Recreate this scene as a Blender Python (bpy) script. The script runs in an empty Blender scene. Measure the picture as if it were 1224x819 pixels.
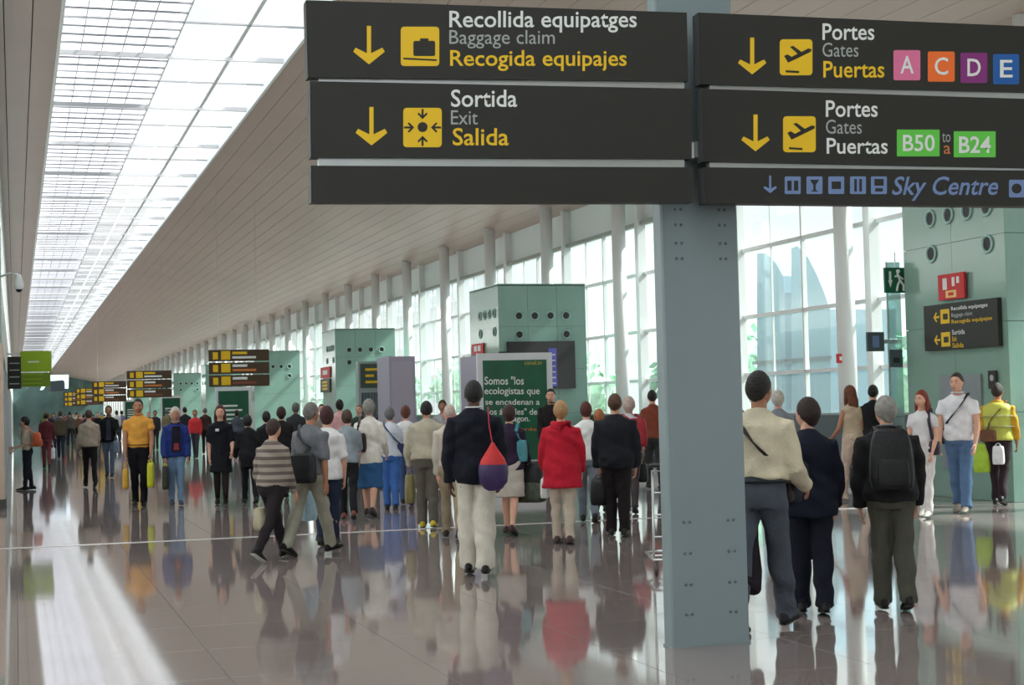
import bpy, math, random
import numpy as np
from math import sin, cos, tan, atan, atan2, radians, degrees, pi, sqrt
from mathutils import Vector, Matrix
random.seed(7); np.random.seed(7)
SC = bpy.context.scene
COL = SC.collection

# ------------------------------------------------------------------ camera
F, PW, PH, HC = 1900.0, 1224, 819, 1.58
PITCH, ROLL, PSI = atan(74.5 / F), 0.024, radians(17.4)
FW = np.array([sin(PSI) * cos(PITCH), cos(PSI) * cos(PITCH), sin(PITCH)])
R0 = np.array([cos(PSI), -sin(PSI), 0.0]); U0 = np.cross(R0, FW)
RT = cos(ROLL) * R0 - sin(ROLL) * U0
UP = sin(ROLL) * R0 + cos(ROLL) * U0
EYE = np.array([0, 0, HC])
cam = bpy.data.cameras.new('camera'); camo = bpy.data.objects.new('camera', cam); COL.objects.link(camo)
cam.sensor_width = 36; cam.lens = F / PW * 36; cam.clip_end = 3000; cam.clip_start = 0.05
camo.matrix_world = Matrix(((RT[0], UP[0], -FW[0], EYE[0]), (RT[1], UP[1], -FW[1], EYE[1]), (RT[2], UP[2], -FW[2], EYE[2]), (0, 0, 0, 1)))
SC.camera = camo

# ------------------------------------------------------------------ light and exposure
SC.view_settings.view_transform = 'Standard'; SC.view_settings.look = 'None'
SC.view_settings.gamma = 1.0; SC.view_settings.exposure = 0.12
SC.view_settings.use_curve_mapping = False
SKY_STRENGTH = 3.6
wd = bpy.data.worlds.new('overcast_sky'); SC.world = wd; wd.use_nodes = True
nt = wd.node_tree; nt.nodes.clear()
wo = nt.nodes.new('ShaderNodeOutputWorld'); bg = nt.nodes.new('ShaderNodeBackground')
tc = nt.nodes.new('ShaderNodeTexCoord'); nz = nt.nodes.new('ShaderNodeTexNoise'); rp = nt.nodes.new('ShaderNodeValToRGB')
mp = nt.nodes.new('ShaderNodeMapping'); mp.inputs['Scale'].default_value = (2.2, 2.2, 6)
nz.inputs['Scale'].default_value = 1.6; nz.inputs['Detail'].default_value = 5
rp.color_ramp.elements[0].position = .35; rp.color_ramp.elements[0].color = (.52, .58, .62, 1)
rp.color_ramp.elements[1].position = .62; rp.color_ramp.elements[1].color = (1, .99, .97, 1)
nt.links.new(tc.outputs['Generated'], mp.inputs['Vector']); nt.links.new(mp.outputs[0], nz.inputs['Vector'])
nt.links.new(nz.outputs['Fac'], rp.inputs['Fac']); nt.links.new(rp.outputs[0], bg.inputs['Color'])
# overcast sky: three times brighter overhead than at the horizon
sx = nt.nodes.new('ShaderNodeSeparateXYZ'); mz = nt.nodes.new('ShaderNodeMath'); mz.operation = 'MAXIMUM'; mz.inputs[1].default_value = 0
ma = nt.nodes.new('ShaderNodeMath'); ma.operation = 'MULTIPLY_ADD'; ma.inputs[1].default_value = .70 * SKY_STRENGTH; ma.inputs[2].default_value = .30 * SKY_STRENGTH
nt.links.new(tc.outputs['Generated'], sx.inputs[0]); nt.links.new(sx.outputs['Z'], mz.inputs[0]); nt.links.new(mz.outputs[0], ma.inputs[0]); nt.links.new(ma.outputs[0], bg.inputs['Strength'])
nt.links.new(bg.outputs[0], wo.inputs['Surface'])
wd.cycles.sampling_method = 'MANUAL'; wd.cycles.sample_map_resolution = 512
sun = bpy.data.lights.new('sun', 'SUN'); sun.energy = 13.0; sun.angle = radians(4); sun.color = (1, .96, .9)
suno = bpy.data.objects.new('sun', sun); COL.objects.link(suno)
suno.rotation_euler = Vector((-.70, .12, -.66)).to_track_quat('-Z', 'Y').to_euler()
SC.cycles.max_bounces = 8; SC.cycles.diffuse_bounces = 4; SC.cycles.glossy_bounces = 4; SC.cycles.transparent_max_bounces = 24
SC.cycles.caustics_reflective = False; SC.cycles.caustics_refractive = False

# ------------------------------------------------------------------ helpers
def ray(x, y): return FW + RT * (x - PW / 2) / F + UP * (PH / 2 - y) / F
def P(x, y, ax, v):
    d = ray(x, y); t = (v - EYE[ax]) / d[ax]; return EYE + d * t
def G(x, y): return P(x, y, 2, 0.0)

_mats = {}
def mat(name, col, rough=.6, spec=.5, metal=0, bump=0, bscale=40, var=0, vscale=3, coat=0, emit=0, alpha=1, sheen=0):
    if name in _mats: return _mats[name]
    m = bpy.data.materials.new(name); m.use_nodes = True
    n = m.node_tree.nodes; l = m.node_tree.links; b = n['Principled BSDF']
    b.inputs['Base Color'].default_value = (*col, 1); b.inputs['Roughness'].default_value = rough
    b.inputs['Specular IOR Level'].default_value = spec; b.inputs['Metallic'].default_value = metal
    b.inputs['Coat Weight'].default_value = coat
    if sheen: b.inputs['Sheen Weight'].default_value = sheen
    if emit: b.inputs['Emission Color'].default_value = (*col, 1); b.inputs['Emission Strength'].default_value = emit
    t = n.new('ShaderNodeTexCoord')
    if var:
        z = n.new('ShaderNodeTexNoise'); z.inputs['Scale'].default_value = vscale; z.inputs['Detail'].default_value = 4
        l.new(t.outputs['Object'], z.inputs['Vector'])
        r = n.new('ShaderNodeValToRGB')
        r.color_ramp.elements[0].position = .3; r.color_ramp.elements[1].position = .7
        r.color_ramp.elements[0].color = (*[c * (1 - var) for c in col], 1)
        r.color_ramp.elements[1].color = (*[min(1, c * (1 + var)) for c in col], 1)
        l.new(z.outputs['Fac'], r.inputs['Fac']); l.new(r.outputs[0], b.inputs['Base Color'])
    if bump:
        z2 = n.new('ShaderNodeTexNoise'); z2.inputs['Scale'].default_value = bscale; z2.inputs['Detail'].default_value = 3
        l.new(t.outputs['Object'], z2.inputs['Vector'])
        bp = n.new('ShaderNodeBump'); bp.inputs['Strength'].default_value = bump; bp.inputs['Distance'].default_value = .02
        l.new(z2.outputs['Fac'], bp.inputs['Height']); l.new(bp.outputs[0], b.inputs['Normal'])
    _mats[name] = m
    return m
def srgb(r, g, b):
    f = lambda c: ((c / 255) / 12.92 if c / 255 <= .04045 else ((c / 255 + .055) / 1.055) ** 2.4)
    return (f(r), f(g), f(b))
def cloth(c, rough=.85):
    k = 'cloth_%d_%d_%d' % tuple(c)
    return mat(k, srgb(*c), rough, .25, bump=.35, bscale=60, var=.12, vscale=9)

class MB:
    def __init__(s): s.v = []; s.f = []; s.mi = []; s.m = 0
    def add(s, vs, fs):
        o = len(s.v); s.v += [tuple(map(float, p)) for p in vs]
        s.f += [tuple(i + o for i in f) for f in fs]; s.mi += [s.m] * len(fs); return s
    def box(s, a, b, bev=0):
        x0, y0, z0 = a; x1, y1, z1 = b
        if x0 > x1: x0, x1 = x1, x0
        if y0 > y1: y0, y1 = y1, y0
        if z0 > z1: z0, z1 = z1, z0
        return s.add([(x0, y0, z0), (x1, y0, z0), (x1, y1, z0), (x0, y1, z0), (x0, y0, z1), (x1, y0, z1), (x1, y1, z1), (x0, y1, z1)],
                     [(0, 3, 2, 1), (4, 5, 6, 7), (0, 1, 5, 4), (1, 2, 6, 5), (2, 3, 7, 6), (3, 0, 4, 7)])
    def prism(s, pts, axis, a, b):
        """closed polygon of 2-D points extruded along an axis from a to b"""
        def mk(p, t): return (t, p[0], p[1]) if axis == 0 else ((p[0], t, p[1]) if axis == 1 else (p[0], p[1], t))
        n = len(pts); vs = [mk(p, a) for p in pts] + [mk(p, b) for p in pts]
        return s.add(vs, [tuple(range(n - 1, -1, -1)), tuple(range(n, 2 * n))] + [(i, (i + 1) % n, n + (i + 1) % n, n + i) for i in range(n)])
    def tube(s, pts, rx, ry=None, n=10, ref=(1, 0, 0), round_=True, cap=(1, 1)):
        pts = [np.array(p, float) for p in pts]; k = len(pts)
        if np.isscalar(rx): rx = [rx] * k
        if ry is None: ry = rx
        if np.isscalar(ry): ry = [ry] * k
        ref = np.array(ref, float)
        T = []
        for i in range(k):
            a = pts[max(0, i - 1)]; b = pts[min(k - 1, i + 1)]; t = b - a; T.append(t / (np.linalg.norm(t) + 1e-9))
        rings = []
        if round_ and cap[0]:
            r = min(rx[0], ry[0])
            rings += [(pts[0] - T[0] * r * .75, T[0], rx[0] * .5, ry[0] * .5), (pts[0] - T[0] * r * .4, T[0], rx[0] * .85, ry[0] * .85)]
        rings += [(pts[i], T[i], rx[i], ry[i]) for i in range(k)]
        if round_ and cap[1]:
            r = min(rx[-1], ry[-1])
            rings += [(pts[-1] + T[-1] * r * .4, T[-1], rx[-1] * .85, ry[-1] * .85), (pts[-1] + T[-1] * r * .75, T[-1], rx[-1] * .5, ry[-1] * .5)]
        vs = []
        for c, t, a, b in rings:
            rf = ref if abs(ref @ t) < .93 else np.array([0, 1, .2])
            u = rf - (rf @ t) * t; u /= np.linalg.norm(u); v = np.cross(t, u)
            for j in range(n):
                an = 2 * pi * j / n; vs.append(c + u * a * cos(an) + v * b * sin(an))
        m = len(rings); fs = []
        for i in range(m - 1):
            for j in range(n):
                fs.append((i * n + j, i * n + (j + 1) % n, (i + 1) * n + (j + 1) % n, (i + 1) * n + j))
        fs.append(tuple(range(n - 1, -1, -1))); fs.append(tuple(range((m - 1) * n, m * n)))
        return s.add(vs, fs)
    def cyl(s, a, b, r, n=16): return s.tube([a, b], r, n=n, round_=False)
    def ball(s, c, r, nu=14, nv=9, fn=None):
        c = np.array(c, float); r = np.array(r if not np.isscalar(r) else (r, r, r), float)
        vs = [c + r * (0, 0, -1) if fn is None else c + fn(np.array([0, 0, -1.]))]; fs = []
        for i in range(1, nv):
            ph = pi * i / nv - pi / 2
            for j in range(nu):
                th = 2 * pi * j / nu; d = np.array([cos(ph) * cos(th), cos(ph) * sin(th), sin(ph)])
                vs.append(c + r * d if fn is None else c + fn(d))
        vs.append(c + r * (0, 0, 1) if fn is None else c + fn(np.array([0, 0, 1.])))
        top = len(vs) - 1
        for j in range(nu):
            fs.append((0, 1 + (j + 1) % nu, 1 + j)); fs.append((top, top - nu + j, top - nu + (j + 1) % nu))
        for i in range(nv - 2):
            for j in range(nu):
                a = 1 + i * nu + j; b = 1 + i * nu + (j + 1) % nu; fs.append((a, b, b + nu, a + nu))
        return s.add(vs, fs)
    def mesh(s, name, smooth=False):
        me = bpy.data.meshes.new(name); me.from_pydata(s.v, [], s.f)
        if any(s.mi): me.polygons.foreach_set('material_index', s.mi)
        me.polygons.foreach_set('use_smooth', [smooth] * len(s.f)); me.update(); return me
    def build(s, name, mats, parent=None, smooth=False, loc=None):
        o = bpy.data.objects.new(name, s.mesh(name, smooth))
        for m in (mats if isinstance(mats, (list, tuple)) else [mats]): o.data.materials.append(m)
        if loc is not None: o.location = loc
        COL.objects.link(o)
        if parent: o.parent = parent
        return o
def empty(name, loc, rot=(0, 0, 0)):
    o = bpy.data.objects.new(name, None); o.location = loc; o.rotation_euler = rot; o.empty_display_size = .2; COL.objects.link(o); return o
def tag(o, label=None, cat=None, group=None, kind=None):
    if label: o['label'] = label
    if cat: o['category'] = cat
    if group: o['group'] = group
    if kind: o['kind'] = kind
    return o
def struct(o): o['kind'] = 'structure'; return o
def inst(name, me, loc, parent, mats=None):
    o = bpy.data.objects.new(name, me); o.location = loc; COL.objects.link(o); o.parent = parent; return o

# ------------------------------------------------------------------ materials of the building
def floor_mat():
    m = bpy.data.materials.new('polished_stone'); m.use_nodes = True
    n = m.node_tree.nodes; l = m.node_tree.links; b = n['Principled BSDF']
    t = n.new('ShaderNodeTexCoord')
    z = n.new('ShaderNodeTexNoise'); z.inputs['Scale'].default_value = 60; z.inputs['Detail'].default_value = 6
    z2 = n.new('ShaderNodeTexNoise'); z2.inputs['Scale'].default_value = .5
    geo = n.new('ShaderNodeNewGeometry')
    l.new(geo.outputs['Position'], z.inputs['Vector']); l.new(geo.outputs['Position'], z2.inputs['Vector'])
    r = n.new('ShaderNodeValToRGB'); r.color_ramp.elements[0].position = .35; r.color_ramp.elements[1].position = .7
    r.color_ramp.elements[0].color = (.205, .168, .158, 1); r.color_ramp.elements[1].color = (.30, .25, .236, 1)
    l.new(z.outputs['Fac'], r.inputs['Fac'])
    oi = n.new('ShaderNodeObjectInfo'); mr = n.new('ShaderNodeMapRange'); mr.inputs['To Min'].default_value = .94; mr.inputs['To Max'].default_value = 1.06
    l.new(oi.outputs['Random'], mr.inputs['Value'])
    mx = n.new('ShaderNodeMix'); mx.data_type = 'RGBA'; mx.blend_type = 'MULTIPLY'; mx.inputs['Factor'].default_value = 1
    cb = n.new('ShaderNodeCombineColor')
    for i in range(3): l.new(mr.outputs[0], cb.inputs[i])
    l.new(r.outputs[0], mx.inputs['A']); l.new(cb.outputs[0], mx.inputs['B']); l.new(mx.outputs['Result'], b.inputs['Base Color'])
    b.inputs['Roughness'].default_value = .055; b.inputs['IOR'].default_value = 1.85
    z3 = n.new('ShaderNodeTexNoise'); z3.inputs['Scale'].default_value = 1.3; z3.inputs['Detail'].default_value = 2
    l.new(geo.outputs['Position'], z3.inputs['Vector'])
    bp = n.new('ShaderNodeBump'); bp.inputs['Strength'].default_value = .2; bp.inputs['Distance'].default_value = .002
    l.new(z3.outputs['Fac'], bp.inputs['Height']); l.new(bp.outputs[0], b.inputs['Normal'])
    return m
def glass_mat(name, tint, refl=.08, haze=0.0):
    m = bpy.data.materials.new(name); m.use_nodes = True
    n = m.node_tree.nodes; l = m.node_tree.links; n.clear()
    o = n.new('ShaderNodeOutputMaterial'); tr = n.new('ShaderNodeBsdfTransparent'); tr.inputs[0].default_value = (*tint, 1)
    gl = n.new('ShaderNodeBsdfGlossy'); gl.inputs['Roughness'].default_value = .02
    wt = n.new('ShaderNodeLayerWeight'); wt.inputs['Blend'].default_value = .5
    pw = n.new('ShaderNodeMath'); pw.operation = 'POWER'; pw.inputs[1].default_value = 5; l.new(wt.outputs['Facing'], pw.inputs[0])
    lw = n.new('ShaderNodeMath'); lw.operation = 'MULTIPLY_ADD'; lw.inputs[1].default_value = .6; lw.inputs[2].default_value = refl * .5; l.new(pw.outputs[0], lw.inputs[0])
    mx = n.new('ShaderNodeMixShader'); l.new(lw.outputs[0], mx.inputs[0]); l.new(tr.outputs[0], mx.inputs[1]); l.new(gl.outputs[0], mx.inputs[2])
    last = mx
    if haze:
        di = n.new('ShaderNodeBsdfTranslucent'); di.inputs[0].default_value = (.9, .95, .95, 1)
        m2 = n.new('ShaderNodeMixShader'); m2.inputs[0].default_value = haze
        l.new(mx.outputs[0], m2.inputs[1]); l.new(di.outputs[0], m2.inputs[2]); last = m2
    l.new(last.outputs[0], o.inputs[0]); return m
M_FLOOR = floor_mat()
M_GROUT = mat('dark_grout', (.2, .17, .165), .5)
M_CEIL = mat('grey_metal_ceiling', srgb(178, 157, 147), .38, .5, var=.05, vscale=.3)
M_BACK = mat('ceiling_void', (.06, .055, .05), .9)
M_WHITE = mat('white_painted_steel', (.78, .80, .80), .4)
M_WALL = mat('white_wall_panel', (.72, .78, .76), .5)
M_PANE = glass_mat('window_glass', (.90, .96, .955), haze=.02)
M_SKYG = glass_mat('skylight_glass', (.97, .98, 1), haze=.03)
M_LOUV = mat('white_louvre', (.66, .66, .68), .5)
M_TEAL = mat('teal_glass_cladding', srgb(132, 162, 150), .15, .5, coat=.3, var=.04, vscale=.6)
M_TEAL2 = mat('teal_glass_end', srgb(128, 164, 153), .15, .5, coat=.3, var=.04, vscale=.6)
M_BLUE = mat('blue_grey_steel_paint', srgb(130, 144, 148), .42, .4, var=.03, vscale=1.5)
M_SIGN = mat('black_sign_face', srgb(38, 38, 34), .45, .4)
M_SIGNEDGE = mat('sign_black_edge', srgb(20, 20, 20), .5)
M_YEL = mat('sign_yellow', srgb(232, 190, 22), .5, emit=.0)
M_WTXT = mat('sign_white', srgb(225, 228, 226), .5)
M_GTXT = mat('sign_thin_white', srgb(165, 170, 168), .5)
M_METAL = mat('brushed_metal', (.55, .57, .58), .3, metal=1)
M_DARK = mat('matte_black', (.015, .015, .017), .5)
M_GREY = mat('dark_grey_panel', srgb(78, 90, 96), .35)
M_MAUVE = mat('mauve_grey_panel', srgb(158, 152, 168), .5)
M_RED = mat('red_sign', srgb(200, 40, 45), .5)
M_GREEN = mat('dark_green_poster', srgb(22, 88, 62), .3, var=.15, vscale=2)
M_LIME = mat('lime_sign', srgb(150, 180, 20), .45)

# ------------------------------------------------------------------ floor
TL = 1.2
fl = MB()
fl.box((-.5, 28.8, -.2), (18.6, 352, 0))
FL = struct(fl.build('floor', M_FLOOR))
fb = MB().box((-3.2, -25, -.2), (18.6, 28.8, -.012)).build('floor_bed', M_GROUT, FL)
fo = MB()
fo.box((-3.2, -25, -.1), (18.6, 8.4, 0)); fo.box((-3.2, 8.4, -.1), (-1.2, 28.8, 0))
fo.build('floor_field', M_FLOOR, FL)
tm = MB(); h = TL / 2 - .002
tm.add([(-h, -h, -.012), (h, -h, -.012), (h, h, -.012), (-h, h, -.012), (-h, -h, -.001), (h, -h, -.001), (h, h, -.001), (-h, h, -.001),
        (-h + .001, -h + .001, 0), (h - .001, -h + .001, 0), (h - .001, h - .001, 0), (-h + .001, h - .001, 0)],
       [(0, 1, 5, 4), (1, 2, 6, 5), (2, 3, 7, 6), (3, 0, 4, 7), (4, 5, 9, 8), (5, 6, 10, 9), (6, 7, 11, 10), (7, 4, 8, 11), (8, 9, 10, 11)])
tme = tm.mesh('floor_tile'); tme.materials.append(M_FLOOR)
for j in range(17):
    for i in range(17):
        x = -1.2 + TL * (i + .5); y = 8.4 + TL * (j + .5)
        if x > 18.6: continue
        inst('floor_tile', tme, (x, y, 0), FL)
MB().box((-.5, 20.05, 0), (18.2, 20.16, .004)).build('floor_joint_strip', mat('pale_joint', (.62, .6, .58), .25), FL)

# ------------------------------------------------------------------ ceiling
Y0, Y1 = -25.0, 352.0
def ceil_z(x):
    t = (x - 6.75) / (18.3 - 6.75); return 10.5 - 2.33 * t - .35 * t * (1 - t) * -1.0
ce = MB()
N = 22
xs = [6.75 + (18.4 - 6.75) * i / N for i in range(N + 1)]
ce.prism([(x, ceil_z(x) + .10) for x in xs] + [(xs[-1], ceil_z(xs[-1]) + .5), (xs[0], ceil_z(xs[0]) + .5)], 1, Y0, Y1)
ce.box((-3.2, Y0, 10.6), (1.1, Y1, 11.0))
CE = struct(ce.build('ceiling', M_BACK))
def strip(x0, z0, x1, z1):
    b = MB(); b.prism([(x0, z0), (x1, z1), (x1, z1 + .05), (x0, z0 + .05)], 1, Y0, Y1)
    b.build('ceiling_panel', M_CEIL, CE)
for i in range(N):
    a, b = xs[i], xs[i + 1] - .014; strip(a, ceil_z(a), b, ceil_z(b))
for i in range(7):
    a = -3.2 + i * .614; strip(a, 10.5, a + .59, 10.5)
# white edge trims of the skylight
tr = MB(); tr.box((1.06, Y0, 10.44), (1.14, Y1, 11.2)); struct(tr.build('trim_1', M_WHITE))
tr = MB(); tr.box((6.68, Y0, 10.44), (6.76, Y1, 11.2)); struct(tr.build('trim_2', M_WHITE))

# ------------------------------------------------------------------ skylight
SK = struct(MB().box((1.1, Y0, 11.3), (6.72, Y1, 11.32)).build('skylight', M_SKYG))
b = MB()
M_FAB = bpy.data.materials.new('louvre_fabric'); M_FAB.use_nodes = True
_n = M_FAB.node_tree.nodes; _l = M_FAB.node_tree.links; _n.clear()
_o = _n.new('ShaderNodeOutputMaterial'); _d = _n.new('ShaderNodeBsdfDiffuse'); _t = _n.new('ShaderNodeBsdfTranslucent'); _m = _n.new('ShaderNodeMixShader')
_d.inputs[0].default_value = (.48, .49, .53, 1); _t.inputs[0].default_value = (.36, .38, .43, 1); _m.inputs[0].default_value = .16
_l.new(_d.outputs[0], _m.inputs[1]); _l.new(_t.outputs[0], _m.inputs[2]); _l.new(_m.outputs[0], _o.inputs[0])
M_BAR = mat('grey_skylight_bar', (.42, .42, .44), .5)
rnd = random.Random(3); y = 20.0
while y < Y1:      # tilted fabric blades over the left half
    hgt = .17 + rnd.uniform(-.05, .05)
    b.add([(1.14, y, 10.72), (3.85, y, 10.72), (3.85, y + .30, 10.72 + hgt), (1.14, y + .30, 10.72 + hgt)], [(0, 1, 2, 3)]); y += .5
b.build('louvre_blades', M_FAB, SK)['kind'] = 'stuff'
cb_ = MB(); y = 20.0; k = 0
while y < Y1:
    if k % 8 == 0 and y < 250: MB().box((1.14, y, 10.50), (6.68, y + .07, 10.62)).build('skylight_beam', M_LOUV, SK)
    else: cb_.box((1.14, y, 10.60), (3.85 if k % 4 else 6.68, y + .025 + .02 * (k % 3), 10.64))
    k += 1; y += .85
cb_.build('skylight_bars', M_BAR, SK)['kind'] = 'stuff'
for x in (1.65, 2.15, 2.65, 3.15): MB().box((x, Y0, 10.66), (x + .02, Y1, 10.69)).build('skylight_rail', M_BAR, SK)
for x, w in ((3.83, .03), (5.30, .09)): MB().box((x, Y0, 10.60), (x + w, Y1, 10.64)).build('skylight_rail', M_WHITE, SK)

# ------------------------------------------------------------------ window wall on the right
XG = 18.3
WR = MB(); WR.box((XG, Y0, 7.02), (XG + .2, Y1, 8.9)); WR.box((XG - .06, Y0, 0), (XG + .2, Y1, .16))
WR = struct(WR.build('wall_right', M_WALL))
BAY = 6.8; YB = 17.6
rows = [.16, .95, 2.22, 3.72, 5.47, 7.02]
colm = MB(); colm.cyl((0, 0, 0), (0, 0, 8.5), .21, 20); colm = colm.mesh('column', True); colm.materials.append(M_WHITE)
post = MB().box((-.13, -.13, .16), (.13, .13, 8.6)).mesh('mullion_post'); post.materials.append(M_WHITE)
trs = MB().box((-.05, 0, -.045), (.06, BAY, .045)).mesh('transom'); trs.materials.append(M_WHITE)
mul = MB().box((-.05, -.035, 0), (.06, .035, 6.86)).mesh('mullion'); mul.materials.append(M_WHITE)
mul2 = MB().box((-.02, -.012, 0), (.03, .012, 6.86)).mesh('glazing_bar'); mul2.materials.append(M_WHITE)
beam = MB().box((-.16, 0, -.07), (.0, BAY, .05)).mesh('head_rail'); beam.materials.append(mat('grey_head_rail', srgb(150, 155, 148), .5))
panes = {}
for r in range(5):
    p = MB().box((0, 0, rows[r]), (.016, BAY / 2, rows[r + 1])).mesh('pane'); p.materials.append(M_PANE); panes[r] = p
nb = int((Y1 - YB) / BAY) + 1
farg = MB(); nwin = 0
for k in range(-6, nb):
    y = YB + k * BAY
    if k < 46:
        inst('column', colm, (17.5, y, 0), WR); 
    inst('mullion_post', post, (XG - .1, y, 0), WR)
    if 0 <= k < 16:
        nwin += 1
        w = struct(empty('window_%d' % nwin, (XG, y, 0)))
        for r in range(5):
            inst('pane', panes[r], (.0, 0, 0), w); inst('pane', panes[r], (.0, BAY / 2, 0), w)
        for z in rows[1:5]: inst('transom', trs, (0, 0, z), w)
        inst('mullion', mul, (0, BAY / 2, .16), w)
        inst('glazing_bar', mul2, (0, BAY / 4, .16), w); inst('glazing_bar', mul2, (0, BAY * .75, .16), w)
        inst('head_rail', beam, (0, 0, 7.0), w)
    else:
        farg.m = 1
        for z in rows[1:5]: farg.box((XG - .05, y, z - .045), (XG + .06, y + BAY, z + .045))
        farg.box((XG - .05, y + BAY / 2 - .035, .16), (XG + .06, y + BAY / 2 + .035, 7))
        farg.m = 0; farg.box((XG, y, .16), (XG + .016, y + BAY, 7.02))
struct(farg.build('window_%d' % (nwin + 1), [M_PANE, M_WHITE]))

# ------------------------------------------------------------------ other walls
struct(MB().box((-3.4, Y0, 0), (-3.2, 28.6, 11)).build('wall_left', M_WALL))
struct(MB().box((-3.4, Y0 - .2, 0), (18.6, Y0, 11.3)).build('wall_back', M_WALL))
fw_ = MB().box((-3.4, Y1, 0), (18.6, Y1 + .3, 11.3)); struct(fw_.build('wall_front', mat('dark_teal_glass', srgb(84, 112, 108), .2, var=.2, vscale=.4)))
# shop block along the left
sb = MB(); sb.box((-3.2, 29.0, 0), (-.42, Y1, 10.6))
SB = struct(sb.build('wall_shops', M_WALL))
MB().box((-.95, 28.9, .16), (-.19, 29.8, 2.86)).build('beige_pier', mat('beige_pier', srgb(196, 172, 156), .4), SB)
MB().box((-.98, 28.85, 0), (-.16, 29.85, .16)).build('pier_plinth', mat('pier_plinth', srgb(70, 70, 68), .5), SB)
MB().box((-.95, 28.92, 2.86), (-.21, 29.8, 4.9)).build('upper_glass', M_TEAL, SB)
gcols = [M_TEAL, mat('pale_blue_glass', srgb(165, 190, 200), .1), M_TEAL2, mat('grey_blue_glass', srgb(120, 145, 165), .1)]
for i in range(26):
    y = 29.9 + i * 3.0
    MB().box((-.42, y, .1), (-.30, y + 2.9, 2.85)).build('shop_glass', gcols[i % 4], SB)
    MB().box((-.42, y + 2.9, .0), (-.24, y + 3.0, 3.0)).build('shop_post', M_METAL if i % 2 else M_WHITE, SB)
    MB().box((-.42, y, 3.0), (-.28, y + 2.95, 4.9)).build('upper_glass', M_TEAL if i % 2 else M_TEAL2, SB)
MB().box((-.42, 29.9, 2.85), (-.24, 110, 3.0)).build('shop_fascia', M_GREY, SB)

# ------------------------------------------------------------------ outside
gr = struct(MB().box((18.6, -60, -.6), (420, 500, -.5)).build('ground', mat('airport_apron', srgb(112, 118, 112), .9, var=.1, vscale=.05)))
def tree(name, label, x, y, h, r, seed, col):
    rnd = np.random.RandomState(seed)
    t = empty(name, (x, y, -.5)); tag(t, label, 'tree', 'trees outside the window wall')
    MB().tube([(0, 0, 0), (.1, 0, h * .5), (0, .1, h * .8)], [.22, .15, .06], n=8).build('trunk', mat('bark', (.12, .09, .06), .9), t, True)
    m = MB()
    for i in range(240):
        d = rnd.normal(size=3); d /= np.linalg.norm(d); rad = rnd.uniform(.55, 1)
        c = np.array([0, 0, h * .62]) + d * np.array([r, r, h * .38]) * rad
        a = rnd.normal(size=3); a /= np.linalg.norm(a); b_ = np.cross(a, d); b_ /= (np.linalg.norm(b_) + 1e-6); s_ = rnd.uniform(.25, .5)
        m.add([c - a * s_, c + b_ * s_ * .6, c + a * s_, c - b_ * s_ * .6], [(0, 1, 2, 3)])
    m.ball((0, 0, h * .62), (r * .72, r * .72, h * .3), 10, 7)
    m.build('foliage', mat('foliage_' + col[0], col[1], .8, var=.35, vscale=1.2), t)
washed_greens = [('pale', srgb(150, 200, 170)), ('mid', srgb(110, 170, 135)), ('light', srgb(170, 215, 180))]  # leaf greens paled so the colour itself carries the overexposed, hazy look
words_ = ['pale', 'mid', 'light']
for i in range(16):
    tree('tree', '%s green tree outside the window wall, number %s along the glass' % (words_[i % 3], ['one', 'two', 'three', 'four', 'five', 'six', 'seven', 'eight', 'nine', 'ten', 'eleven', 'twelve', 'thirteen', 'fourteen', 'fifteen', 'sixteen'][i]),
         29 + (i * 37 % 5), 38 + i * 8.5, 4.6 + (i * 13 % 5) * .25, 2.6, i, washed_greens[i % 3])
tw = mat('bridge_blue_grey', srgb(120, 150, 165), .4)
def tower(pts, label):
    q = [P(x, y, 0, 23.0) for x, y in pts]; c = np.mean(q, axis=0)
    t = empty('boarding_bridge', (23.6, c[1], -.5)); tag(t, label, 'building', None)
    MB().prism([(p[1] - c[1], p[2] + .5) for p in q], 0, -.6, 1.6).build('wall_panel', tw, t)
    zs = [p[2] + .5 for p in q]; ys = [p[1] - c[1] for p in q]
    MB().box((-.66, min(ys), 3.2), (-.6, max(ys), 3.3)).build('ledge', M_GREY, t)
tower([(905, 560), (905, 303), (916, 303), (927, 314), (936, 330), (938, 350), (940, 560)], 'narrow blue-grey boarding bridge wall outside the glass, nearer the big pillar')
tower([(946, 560), (946, 297), (953, 294), (966, 308), (977, 330), (986, 352), (992, 370), (994, 560)], 'blue-grey boarding bridge wall with curved top outside the glass')

# low grey partition by the windows
lp = tag(empty('low_partition', (16.6, 36, 0)), 'long low dark grey partition in front of the window wall', 'partition')
for i in range(14):
    MB().box((-.06, -11 + i * 3.2, .1), (.06, -11 + i * 3.2 + 3.15, 1.2)).build('partition_panel', M_GREY, lp)
MB().box((-.09, -11, 1.2), (.09, 34, 1.25)).build('top_rail', M_METAL, lp)
MB().box((-.07, -11, 0), (.07, 34, .1)).build('plinth', M_DARK, lp)

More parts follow.
